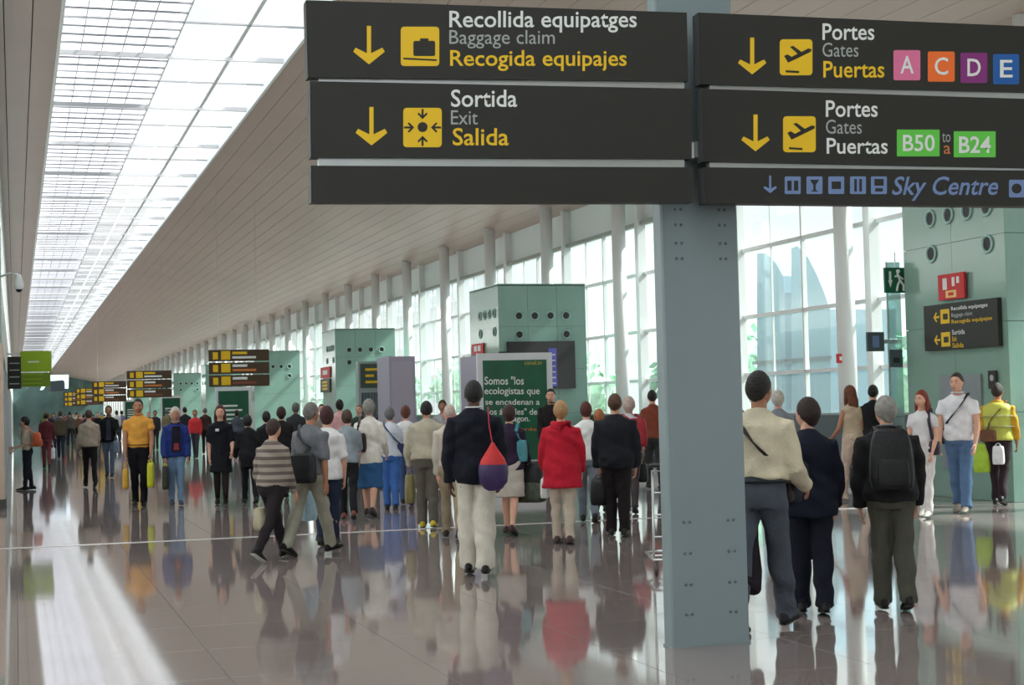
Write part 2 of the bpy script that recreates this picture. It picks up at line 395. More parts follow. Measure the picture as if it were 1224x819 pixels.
# ------------------------------------------------------------------ kiosks (teal glass service towers)
ring = MB()
for a in range(20):
    t0, t1 = 2 * pi * a / 20, 2 * pi * (a + 1) / 20
    prof = [(.115, 0), (.145, -.012), (.135, -.03), (.112, -.03), (.09, .0)]
    for i in range(len(prof) - 1):
        (r0, h0), (r1, h1) = prof[i], prof[i + 1]
        ring.add([(r0 * cos(t0), h0, r0 * sin(t0)), (r0 * cos(t1), h0, r0 * sin(t1)), (r1 * cos(t1), h1, r1 * sin(t1)), (r1 * cos(t0), h1, r1 * sin(t0))], [(0, 1, 2, 3)])
ring_me = ring.mesh('nozzle_ring', True); ring_me.materials.append(mat('pale_nozzle_ring', srgb(150, 185, 178), .3))
disc = MB(); disc.cyl((0, -.012, 0), (0, .0, 0), .1, 20); disc_me = disc.mesh('nozzle_shade_disc'); disc_me.materials.append(M_DARK)  # flat black disc: the shade inside the vent is put in as colour
KX0, KW, KL, KH = 13.7, 2.75, 3.1, 5.15
def kiosk(y, label, h=KH, nozz_side=True, nozz_end=True, full=True, KL=3.1):
    t = tag(empty('service_tower', (KX0, y, 0)), label, 'kiosk', 'teal glass service towers')
    MB().box((.03, .03, 0), (KW - .03, KL - .03, h - .02)).build('core', M_GREY, t)
    def panel(a, b, m): MB().box(a, b).build('glass_panel', m, t)
    nz_ = [(0, 1.3), (1.3, 2.62), (2.62, 3.9), (3.9, h)] if full else [(0, 2.6), (2.6, h)]
    for z0, z1 in nz_:
        for i in range(2 if full else 1):
            nn = 2 if full else 1; w = KL / nn
            panel((0, i * w + .004, z0 + .004), (.03, (i + 1) * w - .004, z1 - .004), M_TEAL)
        for i in range(3 if full else 1):
            nn = 3 if full else 1; w = KW / nn
            panel((i * w + .004, 0, z0 + .004), ((i + 1) * w - .004, .03, z1 - .004), M_TEAL2)
    MB().box((.0, .0, h - .03), (KW, KL, h + .03)).build('cap', M_TEAL2, t)
    MB().box((KW - .03, .03, 0), (KW, KL, h - .03)).build('glass_panel', M_TEAL2, t)
    def noz(loc, rz):
        for nm, me in (('nozzle', ring_me), ('nozzle_shade_disc', disc_me)):
            o = inst(nm, me, loc, t); o.rotation_euler = (0, 0, rz)
    if nozz_end:
        for i in range(4): noz((KW * (.23 + .18 * i), -.002, 4.22), 0)
        for i in (0, 3): noz((KW * (.23 + .18 * i), -.002, 3.66), 0)
    if nozz_side:
        for i in range(4): noz((-.002, .42 + .5 * i, 4.33), -pi / 2)
        for i in (0, 3): noz((-.002, .42 + .5 * i, 3.78), -pi / 2)
    return t
KA = kiosk(19.75, 'teal glass service tower nearest the camera, right of the big pillar', KL=2.75)
KB = kiosk(45.0, 'teal glass service tower behind the large green poster, with the black screen')
KC = kiosk(70.2, 'teal glass service tower with round vents behind the mauve panel')
K4 = kiosk(95.5, 'small distant teal service tower, third before the far end', full=False)
K5 = kiosk(121, 'small teal service tower left of the yellow direction boards', full=False)
K6 = kiosk(146.3, 'teal service tower with round vents left of the nearest yellow boards', full=False)
K7 = kiosk(171.5, 'far small teal service tower behind the man in orange', full=False)
K8 = kiosk(196.7, 'farthest teal service tower down the hall', full=False)

# ------------------------------------------------------------------ planar drawing helper (signs, posters)
class Plane:
    """a flat board in the place: origin o, x axis a, up axis b; px() gives board coordinates of a photograph pixel"""
    def __init__(s, o, a, b, root):
        s.o = np.array(o, float); s.a = np.array(a, float); s.b = np.array(b, float); s.n = np.cross(s.a, s.b); s.root = root
    def px(s, x, y):
        d = ray(x, y); t = ((s.o - EYE) @ s.n) / (d @ s.n); v = EYE + d * t - s.o
        return v @ s.a, v @ s.b
def board(name, o, a, b, label, cat, group=None):
    n = np.cross(a, b)   # points towards the viewer
    M = Matrix(((a[0], -n[0], b[0], o[0]), (a[1], -n[1], b[1], o[1]), (a[2], -n[2], b[2], o[2]), (0, 0, 0, 1)))
    r = empty(name, (0, 0, 0)); r.matrix_world = M; tag(r, label, cat, group)
    return Plane(o, a, b, r)
# local frame of a board root: x = right, z = up, -y = towards the viewer
def rectm(pl, x0, y0, x1, y1, d0, d1):
    p = [pl.px(*q) for q in ((x0, y0), (x1, y0), (x1, y1), (x0, y1))]
    return MB().prism(p, 1, -d1, -d0)
def slab(pl, name, quad, d0, d1, m, parent):
    p = [pl.px(*q) for q in quad]; return MB().prism(p, 1, -d1, -d0).build(name, m, parent)
def lrect(name, x0, z0, x1, z1, d0, d1, m, parent): return MB().box((x0, -d1, z0), (x1, -d0, z1)).build(name, m, parent)
def text(pl, s, x0, y0, x1, y1, d, m, parent, bold=0.0, fit=None, name='lettering', shear=0, local=None):
    cu = bpy.data.curves.new('t', 'FONT'); cu.body = s; cu.size = 1; cu.offset = bold; cu.shear = shear; cu.resolution_u = 3
    cu.extrude = 0
    ob = bpy.data.objects.new('t', cu); COL.objects.link(ob)
    bpy.context.view_layer.update()
    me = bpy.data.meshes.new_from_object(ob.evaluated_get(bpy.context.evaluated_depsgraph_get()))
    bpy.data.objects.remove(ob); bpy.data.curves.remove(cu)
    v = np.zeros(len(me.vertices) * 3); me.vertices.foreach_get('co', v); v = v.reshape(-1, 3)
    if local: (lx0, lz1), (lx1, lz0) = (local[0], local[3]), (local[2], local[1]); lx0, lz0, lx1, lz1 = local
    else:
        c = [pl.px(*q) for q in ((x0, y0), (x1, y0), (x0, y1), (x1, y1))]
    mn, mx_ = v.min(0), v.max(0); u = (v[:, 0] - mn[0]) / (mx_[0] - mn[0]); w = (v[:, 1] - mn[1]) / (mx_[1] - mn[1])
    if local: X = lx0 + u * (lx1 - lx0); Z = lz0 + w * (lz1 - lz0)
    else:
        A, B, C_, D = [np.array(q) for q in c]
        XZ = (1 - u)[:, None] * ((1 - w)[:, None] * C_ + w[:, None] * A) + u[:, None] * ((1 - w)[:, None] * D + w[:, None] * B)
        X, Z = XZ[:, 0], XZ[:, 1]
    v2 = np.stack([X, np.full_like(X, -d), Z], 1); me.vertices.foreach_set('co', v2.ravel()); me.update()
    me.materials.clear(); me.materials.append(m); me.name = name
    o = bpy.data.objects.new(name, me); COL.objects.link(o); o.parent = parent; return o
def poly(pl, name, pts, d, m, parent, d0=None):
    p = [pl.px(*q) for q in pts]; return MB().prism(p, 1, -d, -(d0 if d0 is not None else d - .003)).build(name, m, parent)
def rrect(pl, name, x0, y0, x1, y1, r, d, m, parent):
    pts = []
    for cx, cy, a0 in ((x1 - r, y0 + r, -90), (x1 - r, y1 - r, 0), (x0 + r, y1 - r, 90), (x0 + r, y0 + r, 180)):
        for k in range(4): an = radians(a0 + 30 * k); pts.append((cx + r * cos(an), cy + r * sin(an)))
    return poly(pl, name, pts, d, m, parent)
def arrow(pl, cx, y0, y1, d, m, parent, w=18, th=5):
    k = .7 * w; pts = [(cx - th / 2, y0), (cx + th / 2, y0), (cx + th / 2, y1 - k), (cx + w * .84, y1 - w * 1.05), (cx + w, y1 - w * .8), (cx, y1), (cx - w, y1 - w * .8), (cx - w * .84, y1 - w * 1.05), (cx - th / 2, y1 - k)]
    p = [pl.px(*q) for q in pts]; mb = MB()
    for f in ((0, 1, 2, 8), (2, 3, 4, 5), (8, 2, 5), (8, 5, 6, 7)):
        mb.add([(p[i][0], -d, p[i][1]) for i in f], [tuple(range(len(f)))])
    return mb.build('arrow', m, parent)
def circ(pl, cx, cy, r, d, m, parent, name='dot'):
    return poly(pl, name, [(cx + r * cos(2 * pi * k / 16), cy + r * sin(2 * pi * k / 16)) for k in range(16)], d, m, parent)

# ------------------------------------------------------------------ the pillar
PX0, PX1, PY = 3.99, 4.535, 9.46
pil = tag(empty('steel_pillar', ((PX0 + PX1) / 2, PY + .07, 0)), 'large blue-grey riveted steel pillar in the foreground, rising behind the signs', 'pillar')
hw = (PX1 - PX0) / 2
pb = MB(); bv = .035
bv = .012; pd = .07
sec = [(-hw + bv, -pd), (hw - bv, -pd), (hw, -pd + bv), (hw, pd - bv), (hw - bv, pd), (-hw + bv, pd), (-hw, pd - bv), (-hw, -pd + bv)]
pb.prism(sec, 2, .0, 10.45); pb.build('shaft', M_BLUE, pil)
MB().box((-hw - .004, -.074, 0), (hw + .004, .074, .012)).build('base_plate', M_BLUE, pil)
rv = MB(); rv.ball((0, 0, 0), (.011, .006, .011), 8, 4); rv = rv.mesh('rivet', True); rv.materials.append(mat('dull_rivet', srgb(95, 104, 110), .5))
for z in (.21, .40, .60, .80, 2.50, 2.60, 2.72, 2.82):
    for x in (-.17, -.13, .14, .18): inst('rivet', rv, (x, -.072, z), pil)

# ------------------------------------------------------------------ foreground direction signs
def sign_axes(yw, t):
    a = np.array([cos(yw) * cos(t), sin(yw) * cos(t), sin(t)]); b = np.array([-cos(yw) * sin(t), -sin(yw) * sin(t), cos(t)]); return a, b
a, b_ = sign_axes(-.0441, .0072)
S1 = board('direction_sign', (2.8468, 9.1, 3.3973), a, b_, 'left black hanging direction sign for baggage claim and exit', 'sign')
wv = 1.188
def sign_panel(pl, quad, label=None):
    p = slab(pl, 'sign_panel', quad, -.10, 0, M_SIGN, pl.root)
    x0, y0 = quad[0]; x1, y1 = quad[3]
    slab(pl, 'end_cap', [(x0 - 2.5, y0), (x0, y0), (x1, y1), (x1 - 2.5, y1)], -.11, -.0, M_SIGNEDGE, p)
    return p
q1 = [(368, -10), (821, 4), (822.5, 97), (370.5, 92)]
q1 = [(368, 0), (821, 15), (822.7, 97), (370.5, 92.5)]
q2 = [(373, 97), (826.5, 106), (827, 190), (374, 188)]
q3 = [(374, 198), (828.2, 200), (828.6, 242), (374.5, 242)]
p1, p2, p3 = (sign_panel(S1, q) for q in (q1, q2, q3))
slab(S1, 'mounting_rail', [(382, 92), (820, 97), (820, 107), (382, 98)], -.09, -.03, M_METAL, S1.root)
slab(S1, 'mounting_rail', [(382, 187), (820, 189), (820, 201), (382, 199)], -.09, -.03, M_METAL, S1.root)
# brackets to the pillar
MB().box((1.00, .11, -.3), (1.25, .2, -.2)).build('bracket', M_METAL, S1.root)
E_ = .0015
arrow(S1, 441, 31, 77, E_, M_YEL, p1, 19); rrect(S1, 'pictogram', 479, 32, 525, 79, 4, E_, M_YEL, p1)
text(S1, 'Recollida equipatges', 537, 13, 761, 39, E_, M_WTXT, p1, .011)
text(S1, 'Baggage claim', 537, 36, 663, 58, E_, M_GTXT, p1)
text(S1, 'Recogida equipajes', 538, 60, 749, 85, E_, M_YEL, p1, .011)
rrect(S1, 'suitcase_symbol', 494, 49, 520, 67, 2, .003, M_SIGN, p1)
poly(S1, 'suitcase_symbol', [(502, 46), (512, 46), (512, 49), (502, 49)], .003, M_SIGN, p1)
poly(S1, 'belt_symbol', [(482, 69), (522, 71), (522, 73), (482, 71)], .003, M_SIGN, p1)
arrow(S1, 444, 128, 174, E_, M_YEL, p2, 19); rrect(S1, 'pictogram', 482, 129, 528, 176, 4, E_, M_YEL, p2)
text(S1, 'Sortida', 539, 107, 618, 128, E_, M_WTXT, p2, .011)
text(S1, 'Exit', 539, 132, 571, 149, E_, M_GTXT, p2)
text(S1, 'Salida', 541, 153, 608, 174, E_, M_YEL, p2, .011)
circ(S1, 505, 152, 6, .003, M_SIGN, p2)
for an in range(4):
    c_, s_ = cos(an * pi / 2), sin(an * pi / 2)
    def rt_(u, v): return (505 + c_ * u - s_ * v, 152.5 + s_ * u + c_ * v)
    poly(S1, 'small_arrow', [rt_(22, -1.2), rt_(22, 1.2), rt_(12, 1.2), rt_(12, -1.2)], .003, M_SIGN, p2)
    poly(S1, 'small_arrow', [rt_(10, 0), rt_(16, -6), rt_(18, -5), rt_(13.5, 0)], .003, M_SIGN, p2)
    poly(S1, 'small_arrow', [rt_(10, 0), rt_(13.5, 0), rt_(18, 5), rt_(16, 6)], .003, M_SIGN, p2)

a, b_ = sign_axes(-.0815, -.0061)
S2 = board('direction_sign', (5.3105, 9.1, 3.4275), a, b_, 'right black hanging direction sign listing the gates', 'sign')
r1 = [(837, 15), (1300, 34.5), (1300, 112), (839, 100.5)]
r2 = [(841, 106), (1300, 120.5), (1300, 202), (843, 193)]
r3 = [(843.5, 200), (1300, 204.5), (1300, 247.5), (845, 243)]
g1, g2, g3 = (sign_panel(S2, q) for q in (r1, r2, r3))
slab(S2, 'mounting_rail', [(850, 99), (1290, 111), (1290, 121), (850, 107)], -.09, -.03, M_METAL, S2.root)
slab(S2, 'mounting_rail', [(850, 192), (1290, 201), (1290, 206), (850, 201)], -.09, -.03, M_METAL, S2.root)
for p, y0, d in ((g1, 45, 0), (g2, 137, 4)):
    arrow(S2, 899 + d, y0, y0 + 44, E_, M_YEL, p, 17); rrect(S2, 'pictogram', 932 + d, y0 + 2, 971 + d, y0 + 45, 4, E_, M_YEL, p)
    # aeroplane taking off
    x = 932 + d; yy = y0 + 2
    poly(S2, 'plane_symbol', [(x + 5, yy + 20), (x + 9, yy + 18), (x + 14, yy + 21), (x + 34, yy + 11), (x + 38, yy + 12), (x + 37, yy + 15), (x + 10, yy + 28)], .003, M_SIGN, p)
    poly(S2, 'plane_symbol', [(x + 12, yy + 9), (x + 16, yy + 8), (x + 27, yy + 16), (x + 22, yy + 18)], .003, M_SIGN, p)
    poly(S2, 'plane_symbol', [(x + 7, yy + 37), (x + 23, yy + 38), (x + 23, yy + 40.5), (x + 7, yy + 39.5)], .003, M_SIGN, p)
    text(S2, 'Portes', 983 + d, y0 - 17, 1045 + d, y0 + 3, E_, M_WTXT, p, .011)
    text(S2, 'Gates', 983 + d, y0 + 6, 1026 + d, y0 + 23, E_, M_GTXT, p)
text(S2, 'Puertas', 984, 73, 1057, 93, E_, M_YEL, g1, .011)
text(S2, 'Puertas', 988, 165, 1061, 184, E_, M_WTXT, g2, .011)
for x0, x1, ch, c in ((1068, 1100, 'A', (219, 112, 154)), (1109, 1141, 'C', (240, 110, 40)), (1148, 1180, 'D', (130, 40, 120)), (1187, 1218, 'E', (20, 90, 165))):
    dy = (x0 - 1068) * .04
    rrect(S2, 'gate_square', x0, 60 + dy, x1, 96 + dy, 2, E_, mat('gate_' + ch, srgb(*c), .5), g1)
    text(S2, ch, x0 + 8, 67 + dy, x1 - 8, 88 + dy, .0035, M_WTXT, g1, .011)
MG = mat('gate_green', srgb(95, 200, 70), .5)
rrect(S2, 'gate_rectangle', 1072, 155, 1123, 187, 1, E_, MG, g2); text(S2, 'B50', 1079, 161, 1117, 181, .0035, M_WTXT, g2, .011)
rrect(S2, 'gate_rectangle', 1140, 157, 1190, 188, 1, E_, MG, g2); text(S2, 'B24', 1146, 163, 1184, 183, .0035, M_WTXT, g2, .016)
text(S2, 'to', 1126, 159, 1136, 170, E_, M_GTXT, g2); text(S2, 'a', 1128, 174, 1136, 184, E_, mat('sign_orange', srgb(200, 120, 60), .5), g2)
M_BL = mat('sign_blue_grey', srgb(112, 136, 182), .5)
arrow(S2, 920.5, 210, 231, E_, M_BL, g3, 8, 2.5)
for k, x0 in enumerate((938, 964, 990, 1016, 1041)):
    rrect(S2, 'pictogram', x0, 211, x0 + 19, 232, 1.5, E_, M_BL, g3)
    if k == 0:
        poly(S2, 'symbol', [(x0 + 3, 216), (x0 + 8, 216), (x0 + 8, 228), (x0 + 3, 228)], .003, M_SIGN, g3); poly(S2, 'symbol', [(x0 + 11, 216), (x0 + 16, 216), (x0 + 16, 228), (x0 + 11, 228)], .003, M_SIGN, g3)
    elif k == 1:
        poly(S2, 'symbol', [(x0 + 4, 215), (x0 + 15, 215), (x0 + 11, 221), (x0 + 11, 227), (x0 + 14, 229), (x0 + 5, 229), (x0 + 8, 227), (x0 + 8, 221)], .003, M_SIGN, g3)
    elif k == 2: poly(S2, 'symbol', [(x0 + 4, 217), (x0 + 15, 217), (x0 + 15, 226), (x0 + 4, 226)], .003, M_SIGN, g3)
    elif k == 3:
        poly(S2, 'symbol', [(x0 + 5, 214), (x0 + 8, 214), (x0 + 8, 229), (x0 + 5, 229)], .003, M_SIGN, g3); poly(S2, 'symbol', [(x0 + 11, 214), (x0 + 14, 214), (x0 + 14, 229), (x0 + 11, 229)], .003, M_SIGN, g3)
    else:
        poly(S2, 'symbol', [(x0 + 4, 214), (x0 + 15, 214), (x0 + 15, 222), (x0 + 4, 222)], .003, M_SIGN, g3); poly(S2, 'symbol', [(x0 + 5, 225), (x0 + 14, 225), (x0 + 14, 229), (x0 + 5, 229)], .003, M_SIGN, g3)
text(S2, 'Sky Centre', 1066, 211, 1193, 240, E_, M_BL, g3, .012, shear=.25)
rrect(S2, 'pictogram', 1206, 215, 1225, 236, 1.5, E_, M_BL, g3); circ(S2, 1215, 225.5, 6, .003, M_SIGN, g3)
MB().box((-1.15, .09, -.3), (-.85, .35, -.2)).build('bracket', M_METAL, S2.root)

# ------------------------------------------------------------------ signs and details on the near tower
EX = np.array([1., 0, 0]); EZ = np.array([0, 0, 1.]); EYn = np.array([0, -1., 0])
def side_board(name, x0, y0, x1, y1, X, label, cat, thick=.06, mat_=M_SIGN, part='sign_panel'):
    """board lying on a plane of constant X that faces the hall"""
    c = P((x0 + x1) / 2, (y0 + y1) / 2, 0, X)
    A = P(x0, (y0 + y1) / 2, 0, X); B = P(x1, (y0 + y1) / 2, 0, X); T_ = P((x0 + x1) / 2, y0, 0, X); B2 = P((x0 + x1) / 2, y1, 0, X)
    pl = board(name, c, EYn, EZ, label, cat)
    w = abs(A[1] - B[1]) / 2; hh = (T_[2] - B2[2]) / 2
    p = MB().box((-w, 0, -hh), (w, thick, hh)).build(part, mat_, pl.root)
    return pl, p, w, hh
pl, p, w, hh = side_board('direction_board', 1103, 361, 1191, 417, 13.62, 'black wall sign with yellow arrows on the near teal tower', 'sign', .07)
for k, (yy) in enumerate((-.02, -.60)):
    lz = hh * (.45 - k * 1.0)
    x0 = -w * .72
    pts = [(x0, lz), (x0 + .08, lz + .08), (x0 + .10, lz + .06), (x0 + .06, lz + .015), (x0 + .17, lz + .015), (x0 + .17, lz - .015), (x0 + .06, lz - .015), (x0 + .10, lz - .06), (x0 + .08, lz - .08)]
    for f in ((0, 1, 2, 3), (0, 3, 6, 7), (0, 7, 8), (3, 4, 5, 6)):
        MB().add([(pts[i][0], -.002, pts[i][1]) for i in f], [tuple(range(len(f)))]).build('arrow', M_YEL, p)
    MB().box((x0 + .20, -.003, lz - .11), (x0 + .44, 0, lz + .11)).build('pictogram', M_YEL, p)
    MB().box((x0 + .27, -.005, lz - .05), (x0 + .40, -.003, lz + .04)).build('symbol', M_SIGN, p)
    L = (('Recollida equipatges', .95, M_WTXT), ('Baggage claim', .55, M_GTXT), ('Recogida equipajes', 1.05, M_YEL)) if k == 0 else (('Sortida', .34, M_WTXT), ('Exit', .12, M_YEL), ('Salida', .3, M_YEL))
    for j, (s_, wd_, m_) in enumerate(L):
        zt = lz + .125 - j * .10
        text(pl, s_, 0, 0, 0, 0, .004, m_, p, .011, local=(x0 + .50, zt - .065, x0 + .50 + wd_ , zt + .01))
pl, p, w, hh = side_board('fire_sign', 1121, 327, 1152, 358, 13.62, 'red fire equipment sign above the black sign on the near tower', 'sign', .04, M_RED)
MB().box((-w * .62, -.004, -hh * .2), (-w * .3, 0, hh * .7)).build('extinguisher_symbol', M_WTXT, p)
MB().box((w * .1, -.004, 0), (w * .3, 0, hh * .7)).build('flame_symbol', M_WTXT, p); MB().box((w * .45, -.004, hh * .2), (w * .65, 0, hh * .7)).build('flame_symbol', M_WTXT, p)
MB().box((-w * .4, -.004, -hh * .85), (w * .4, 0, -hh * .3)).build('hose_symbol', mat('pale_yellow_symbol', srgb(235, 200, 120), .5), p); MB().box((-w * .2, -.006, -hh * .7), (w * .2, -.004, -hh * .45)).build('hose_symbol', M_RED, p)
pl, p, w, hh = side_board('door_panel', 1124, 448, 1173, 560, 13.66, 'grey metal door panel low on the near teal tower', 'door', .03, mat('grey_door', srgb(130, 138, 142), .35), 'door_leaf')
MB().cyl((w * .8, -.05, -hh * .3), (w * .8, -.05, hh * .1), .015).build('handle', M_METAL, p)
pl, p, w, hh = side_board('pictogram_plate', 1181, 443, 1190, 465, 13.64, 'small black pictogram plate right of the grey door panel', 'sign', .03)
MB().cyl((0, -.004, hh * .2), (0, 0, hh * .2), w * .5, 12).build('symbol', M_GTXT, p)
# tinted glass fin beside the tower with its green exit sign
_fx = P(1061, 400, 1, 22.62)[0]
fin = tag(empty('glass_fin', (_fx, 22.62, 0)), 'tall green tinted glass screen at the left edge of the near tower', 'screen')
M_FIN = glass_mat('fin_glass', (.45, .62, .60), haze=.25)
for i in range(3): MB().box((.02, -.01, i * 1.25), (13.69 - _fx, .01, i * 1.25 + 1.235)).build('glass_panel', M_FIN, fin)
MB().box((0, -.015, 0), (.02, .015, 3.74)).build('edge_post', M_METAL, fin)
def front_board(name, x0, y0, x1, y1, Y, label, cat, thick=.06, mat_=M_SIGN, part='sign_panel', group=None):
    A = P(x0, (y0 + y1) / 2, 1, Y); B = P(x1, (y0 + y1) / 2, 1, Y); T_ = P((x0 + x1) / 2, y0, 1, Y); B2 = P((x0 + x1) / 2, y1, 1, Y)
    c = P((x0 + x1) / 2, (y0 + y1) / 2, 1, Y)
    pl = board(name, c, EX, EZ, label, cat, group); w = (B[0] - A[0]) / 2; hh = (T_[2] - B2[2]) / 2
    p = MB().box((-w, 0, -hh), (w, thick, hh)).build(part, mat_, pl.root)
    return pl, p, w, hh
pl, p, w, hh = front_board('exit_sign', 1058, 320, 1085, 350, 22.56, 'green emergency exit sign left of the near teal tower', 'sign', .05, mat('exit_green', srgb(10, 92, 62), .4))
MB().add([(-w * .75, -.003, hh * .0), (-w * .35, -.003, hh * .0), (-w * .55, -.003, -hh * .6)], [(0, 2, 1)]).build('arrow', M_WTXT, p)
MB().box((-w * .65, -.003, hh * .0), (-w * .45, 0, hh * .7)).build('arrow', M_WTXT, p)
mb = MB(); mb.tube([(.1 * w, -.004, .5 * hh), (.3 * w, -.004, 0), (.1 * w, -.004, -.4 * hh), (.0, -.004, -.8 * hh)], .02, n=6); mb.tube([(.3 * w, -.004, 0), (.6 * w, -.004, -.4 * hh), (.6 * w, -.004, -.8 * hh)], .02, n=6); mb.ball((.15 * w, -.004, .7 * hh), .035, 8, 5); mb.tube([(-.1 * w, -.004, .3 * hh), (.2 * w, -.004, .35 * hh), (.55 * w, -.004, .1 * hh)], .016, n=6)
mb.build('running_figure', M_WTXT, p)
MB().cyl((0, .03, hh), (0, .03, hh + .25), .01, 6).build('bracket', M_METAL, pl.root)
pl, p, w, hh = front_board('pictogram_sign', 1037, 397, 1057, 420, 22.6, 'small dark hanging pictogram sign beside the thin white column', 'sign', .05, M_GREY)
MB().box((-w * .4, -.003, -hh * .6), (w * .4, 0, hh * .6)).build('symbol', M_BL, p); MB().box((w, .0, -.03), (w + .25, .04, .03)).build('bracket', M_METAL, pl.root)
pl, p, w, hh = front_board('notice_plate', 1064, 418, 1079, 439, 22.58, 'small black notice plate on the green glass screen', 'sign', .03, M_GREY)
MB().box((-w * .5, -.003, -hh * .5), (w * .5, 0, hh * .1)).build('symbol', M_SIGN, p)
pl, p, w, hh = front_board('red_box', 1001, 423, 1011, 434, 31.1, 'tiny red alarm box on the big white column', 'alarm', .06, M_RED, 'case')
MB().box((-w * .5, -.004, -hh * .4), (w * .5, 0, hh * .4)).build('symbol', M_WTXT, p)

# ------------------------------------------------------------------ screen and red sign on the second tower
pl, p, w, hh = front_board('flight_screen', 608, 408, 688, 465, 44.85, 'wide black flight screen on the teal tower behind the poster', 'screen', .12, M_DARK, 'casing')
MB().box((w * .20, -.004, -hh * .9), (w * .44, 0, hh * .7)).build('display_strip', mat('violet_display', srgb(70, 66, 140), .3, emit=.15), p)
for i in range(6): MB().box((w * .26, -.006, -hh * .8 + i * hh * .24), (w * .40, -.004, -hh * .8 + i * hh * .24 + .04)).build('display_line', M_GTXT, p)
pl, p, w, hh = side_board('fire_sign', 564, 411, 577, 424, 13.64, 'small red fire sign on the side of the second tower', 'sign', .04, M_RED)
MB().box((-w * .6, -.004, -hh * .4), (-w * .1, 0, hh * .6)).build('symbol', M_WTXT, p); MB().box((w * .1, -.004, -hh * .4), (w * .6, 0, hh * .6)).build('symbol', M_WTXT, p)
pl, p, w, hh = side_board('fire_sign', 383, 439, 394, 452, 13.64, 'small red sign on the side of the third tower', 'sign', .04, M_RED)
MB().box((-w * .5, -.004, -hh * .4), (w * .5, 0, hh * .4)).build('symbol', M_WTXT, p)
pl, p, w, hh = side_board('wall_sign', 383, 453, 394, 469, 13.64, 'small dark direction sign on the side of the third tower', 'sign', .04, M_SIGN)
for z in (.5, 0, -.5): MB().box((-w * .6, -.004, hh * z - .05), (w * .5, 0, hh * z + .05)).build('symbol', M_YEL, p)

# ------------------------------------------------------------------ advertising totems
def totem(x, y, w, dep, h, label, big=False, grp='advertising totems'):
    t = tag(empty('advertising_totem', (x, y, 0)), label, 'billboard', grp)
    fr = mat('totem_white_frame', srgb(215, 218, 222), .35)
    MB().box((0, .0, .18), (w, .10, h)).build('frame', fr, t)
    if dep > .3: MB().box((.0, .10, .12), (w - .1, dep, h - .04)).build('rear_case', M_MAUVE, t)
    MB().box((.08, .02, 0), (w - .08, max(.12, dep - .05), .18)).build('plinth', M_DARK, t)
    MB().box((.10, -.012, .5), (w - .12, .0, h - .14)).build('poster', M_GREEN, t)
    po = [c for c in t.children if c.name.startswith('poster')][0]
    return t, po
y_ = 29.6
L_ = P(572, 480, 1, y_)[0]; R_ = P(661, 480, 1, y_)[0]; Ht = P(610, 422, 1, y_)[2]
T1, po = totem(L_, y_, R_ - L_, 1.25, Ht, 'large white-framed totem with dark green advertising poster, behind the man in the navy blazer', True)
MB().box((.45, .02, Ht), (.80, .08, Ht + .03)).build('top_fitting', M_DARK, T1)
TP = Plane((L_, y_ - .012, 0), EX, EZ, T1)
W2 = M_WTXT
for s_, x0, yy0, x1, yy1 in (('Somos "los', 579, 450, 626, 460), ('ecologistas que', 579, 463, 645, 474), ('se encadenan a', 580, 477, 645, 484), ('los árboles" de', 583, 488, 642, 496), ('vetagon.', 602, 498, 633, 506)):
    text(TP, s_, x0, yy0, x1, yy1, .016, W2, po, .011)
text(TP, 'canal.tv', 627, 431, 648, 436, .016, mat('poster_gold', srgb(190, 170, 60), .5), po)
text(TP, 'verde', 617, 511, 641, 515, .016, mat('poster_orange', srgb(210, 130, 50), .5), po)
for cx, cy, r in ((646, 480, .35), (652, 500, .3), (600, 520, .3)):
    q = TP.px(cx, cy)
    mb = MB()
    for k in range(7):
        a0 = k * .9; mb.add([(q[0] + r * cos(a0) * .3, -.0012, q[1] + r * sin(a0) * .3), (q[0] + r * cos(a0 + .15) * .32, -.0012, q[1] + r * sin(a0 + .15) * .32), (q[0] + r * cos(a0 + .5) * .5, -.0012, q[1] + r * sin(a0 + .5) * .5)], [(0, 1, 2)])
for (x0, x1, yt, yb, lab) in ((258, 301, 463, 0, 'white-framed green poster totem under the nearest yellow boards'), (192, 218, 473, 0, 'narrow green poster totem behind the hooded youth'), (148, 166, 478, 0, 'dark green poster totem behind the man in orange')):
    Yd = {258: 62.0, 192: 91.0, 148: 118.0}[x0]
    a0 = P(x0, 490, 1, Yd)[0]; a1 = P(x1, 490, 1, Yd)[0]; zt = P((x0 + x1) / 2, yt, 1, Yd)[2]
    t, po = totem(a0, Yd, a1 - a0, .3, zt, lab)
    for k in range(5): MB().box((.25, -.004, zt - .75 - k * .17), (.25 + (a1 - a0) * (.55 if k % 2 else .42), 0, zt - .68 - k * .17)).build('text_line', W2, po).location = (0, -.012, 0)
# mauve panel and grey kiosk screen
c0 = P(466, 480, 1, 31.0); c1 = P(497, 480, 1, 31.0); zt = P(480, 426, 1, 31.0)[2]
mp_ = tag(empty('mauve_panel', (c0[0], 31.0, 0)), 'plain mauve-grey upright panel between the third tower and the green poster', 'panel')
MB().box((0, 0, .12), (c1[0] - c0[0], 1.1, zt)).build('case', M_MAUVE, mp_); MB().box((.04, .03, 0), (c1[0] - c0[0] - .04, 1.05, .12)).build('plinth', M_DARK, mp_)
MB().box((.05, -.006, .4), (c1[0] - c0[0] - .05, 0, zt - .1)).build('door', mat('mauve_door', srgb(166, 160, 174), .45), mp_)
c0 = P(429, 480, 1, 50.0); c1 = P(467, 480, 1, 50.0); zt = P(447, 432, 1, 50.0)[2]; wk = c1[0] - c0[0]
ks = tag(empty('information_stand', (c0[0], 50.0, 0)), 'grey information stand with dark green screen left of the mauve panel', 'stand')
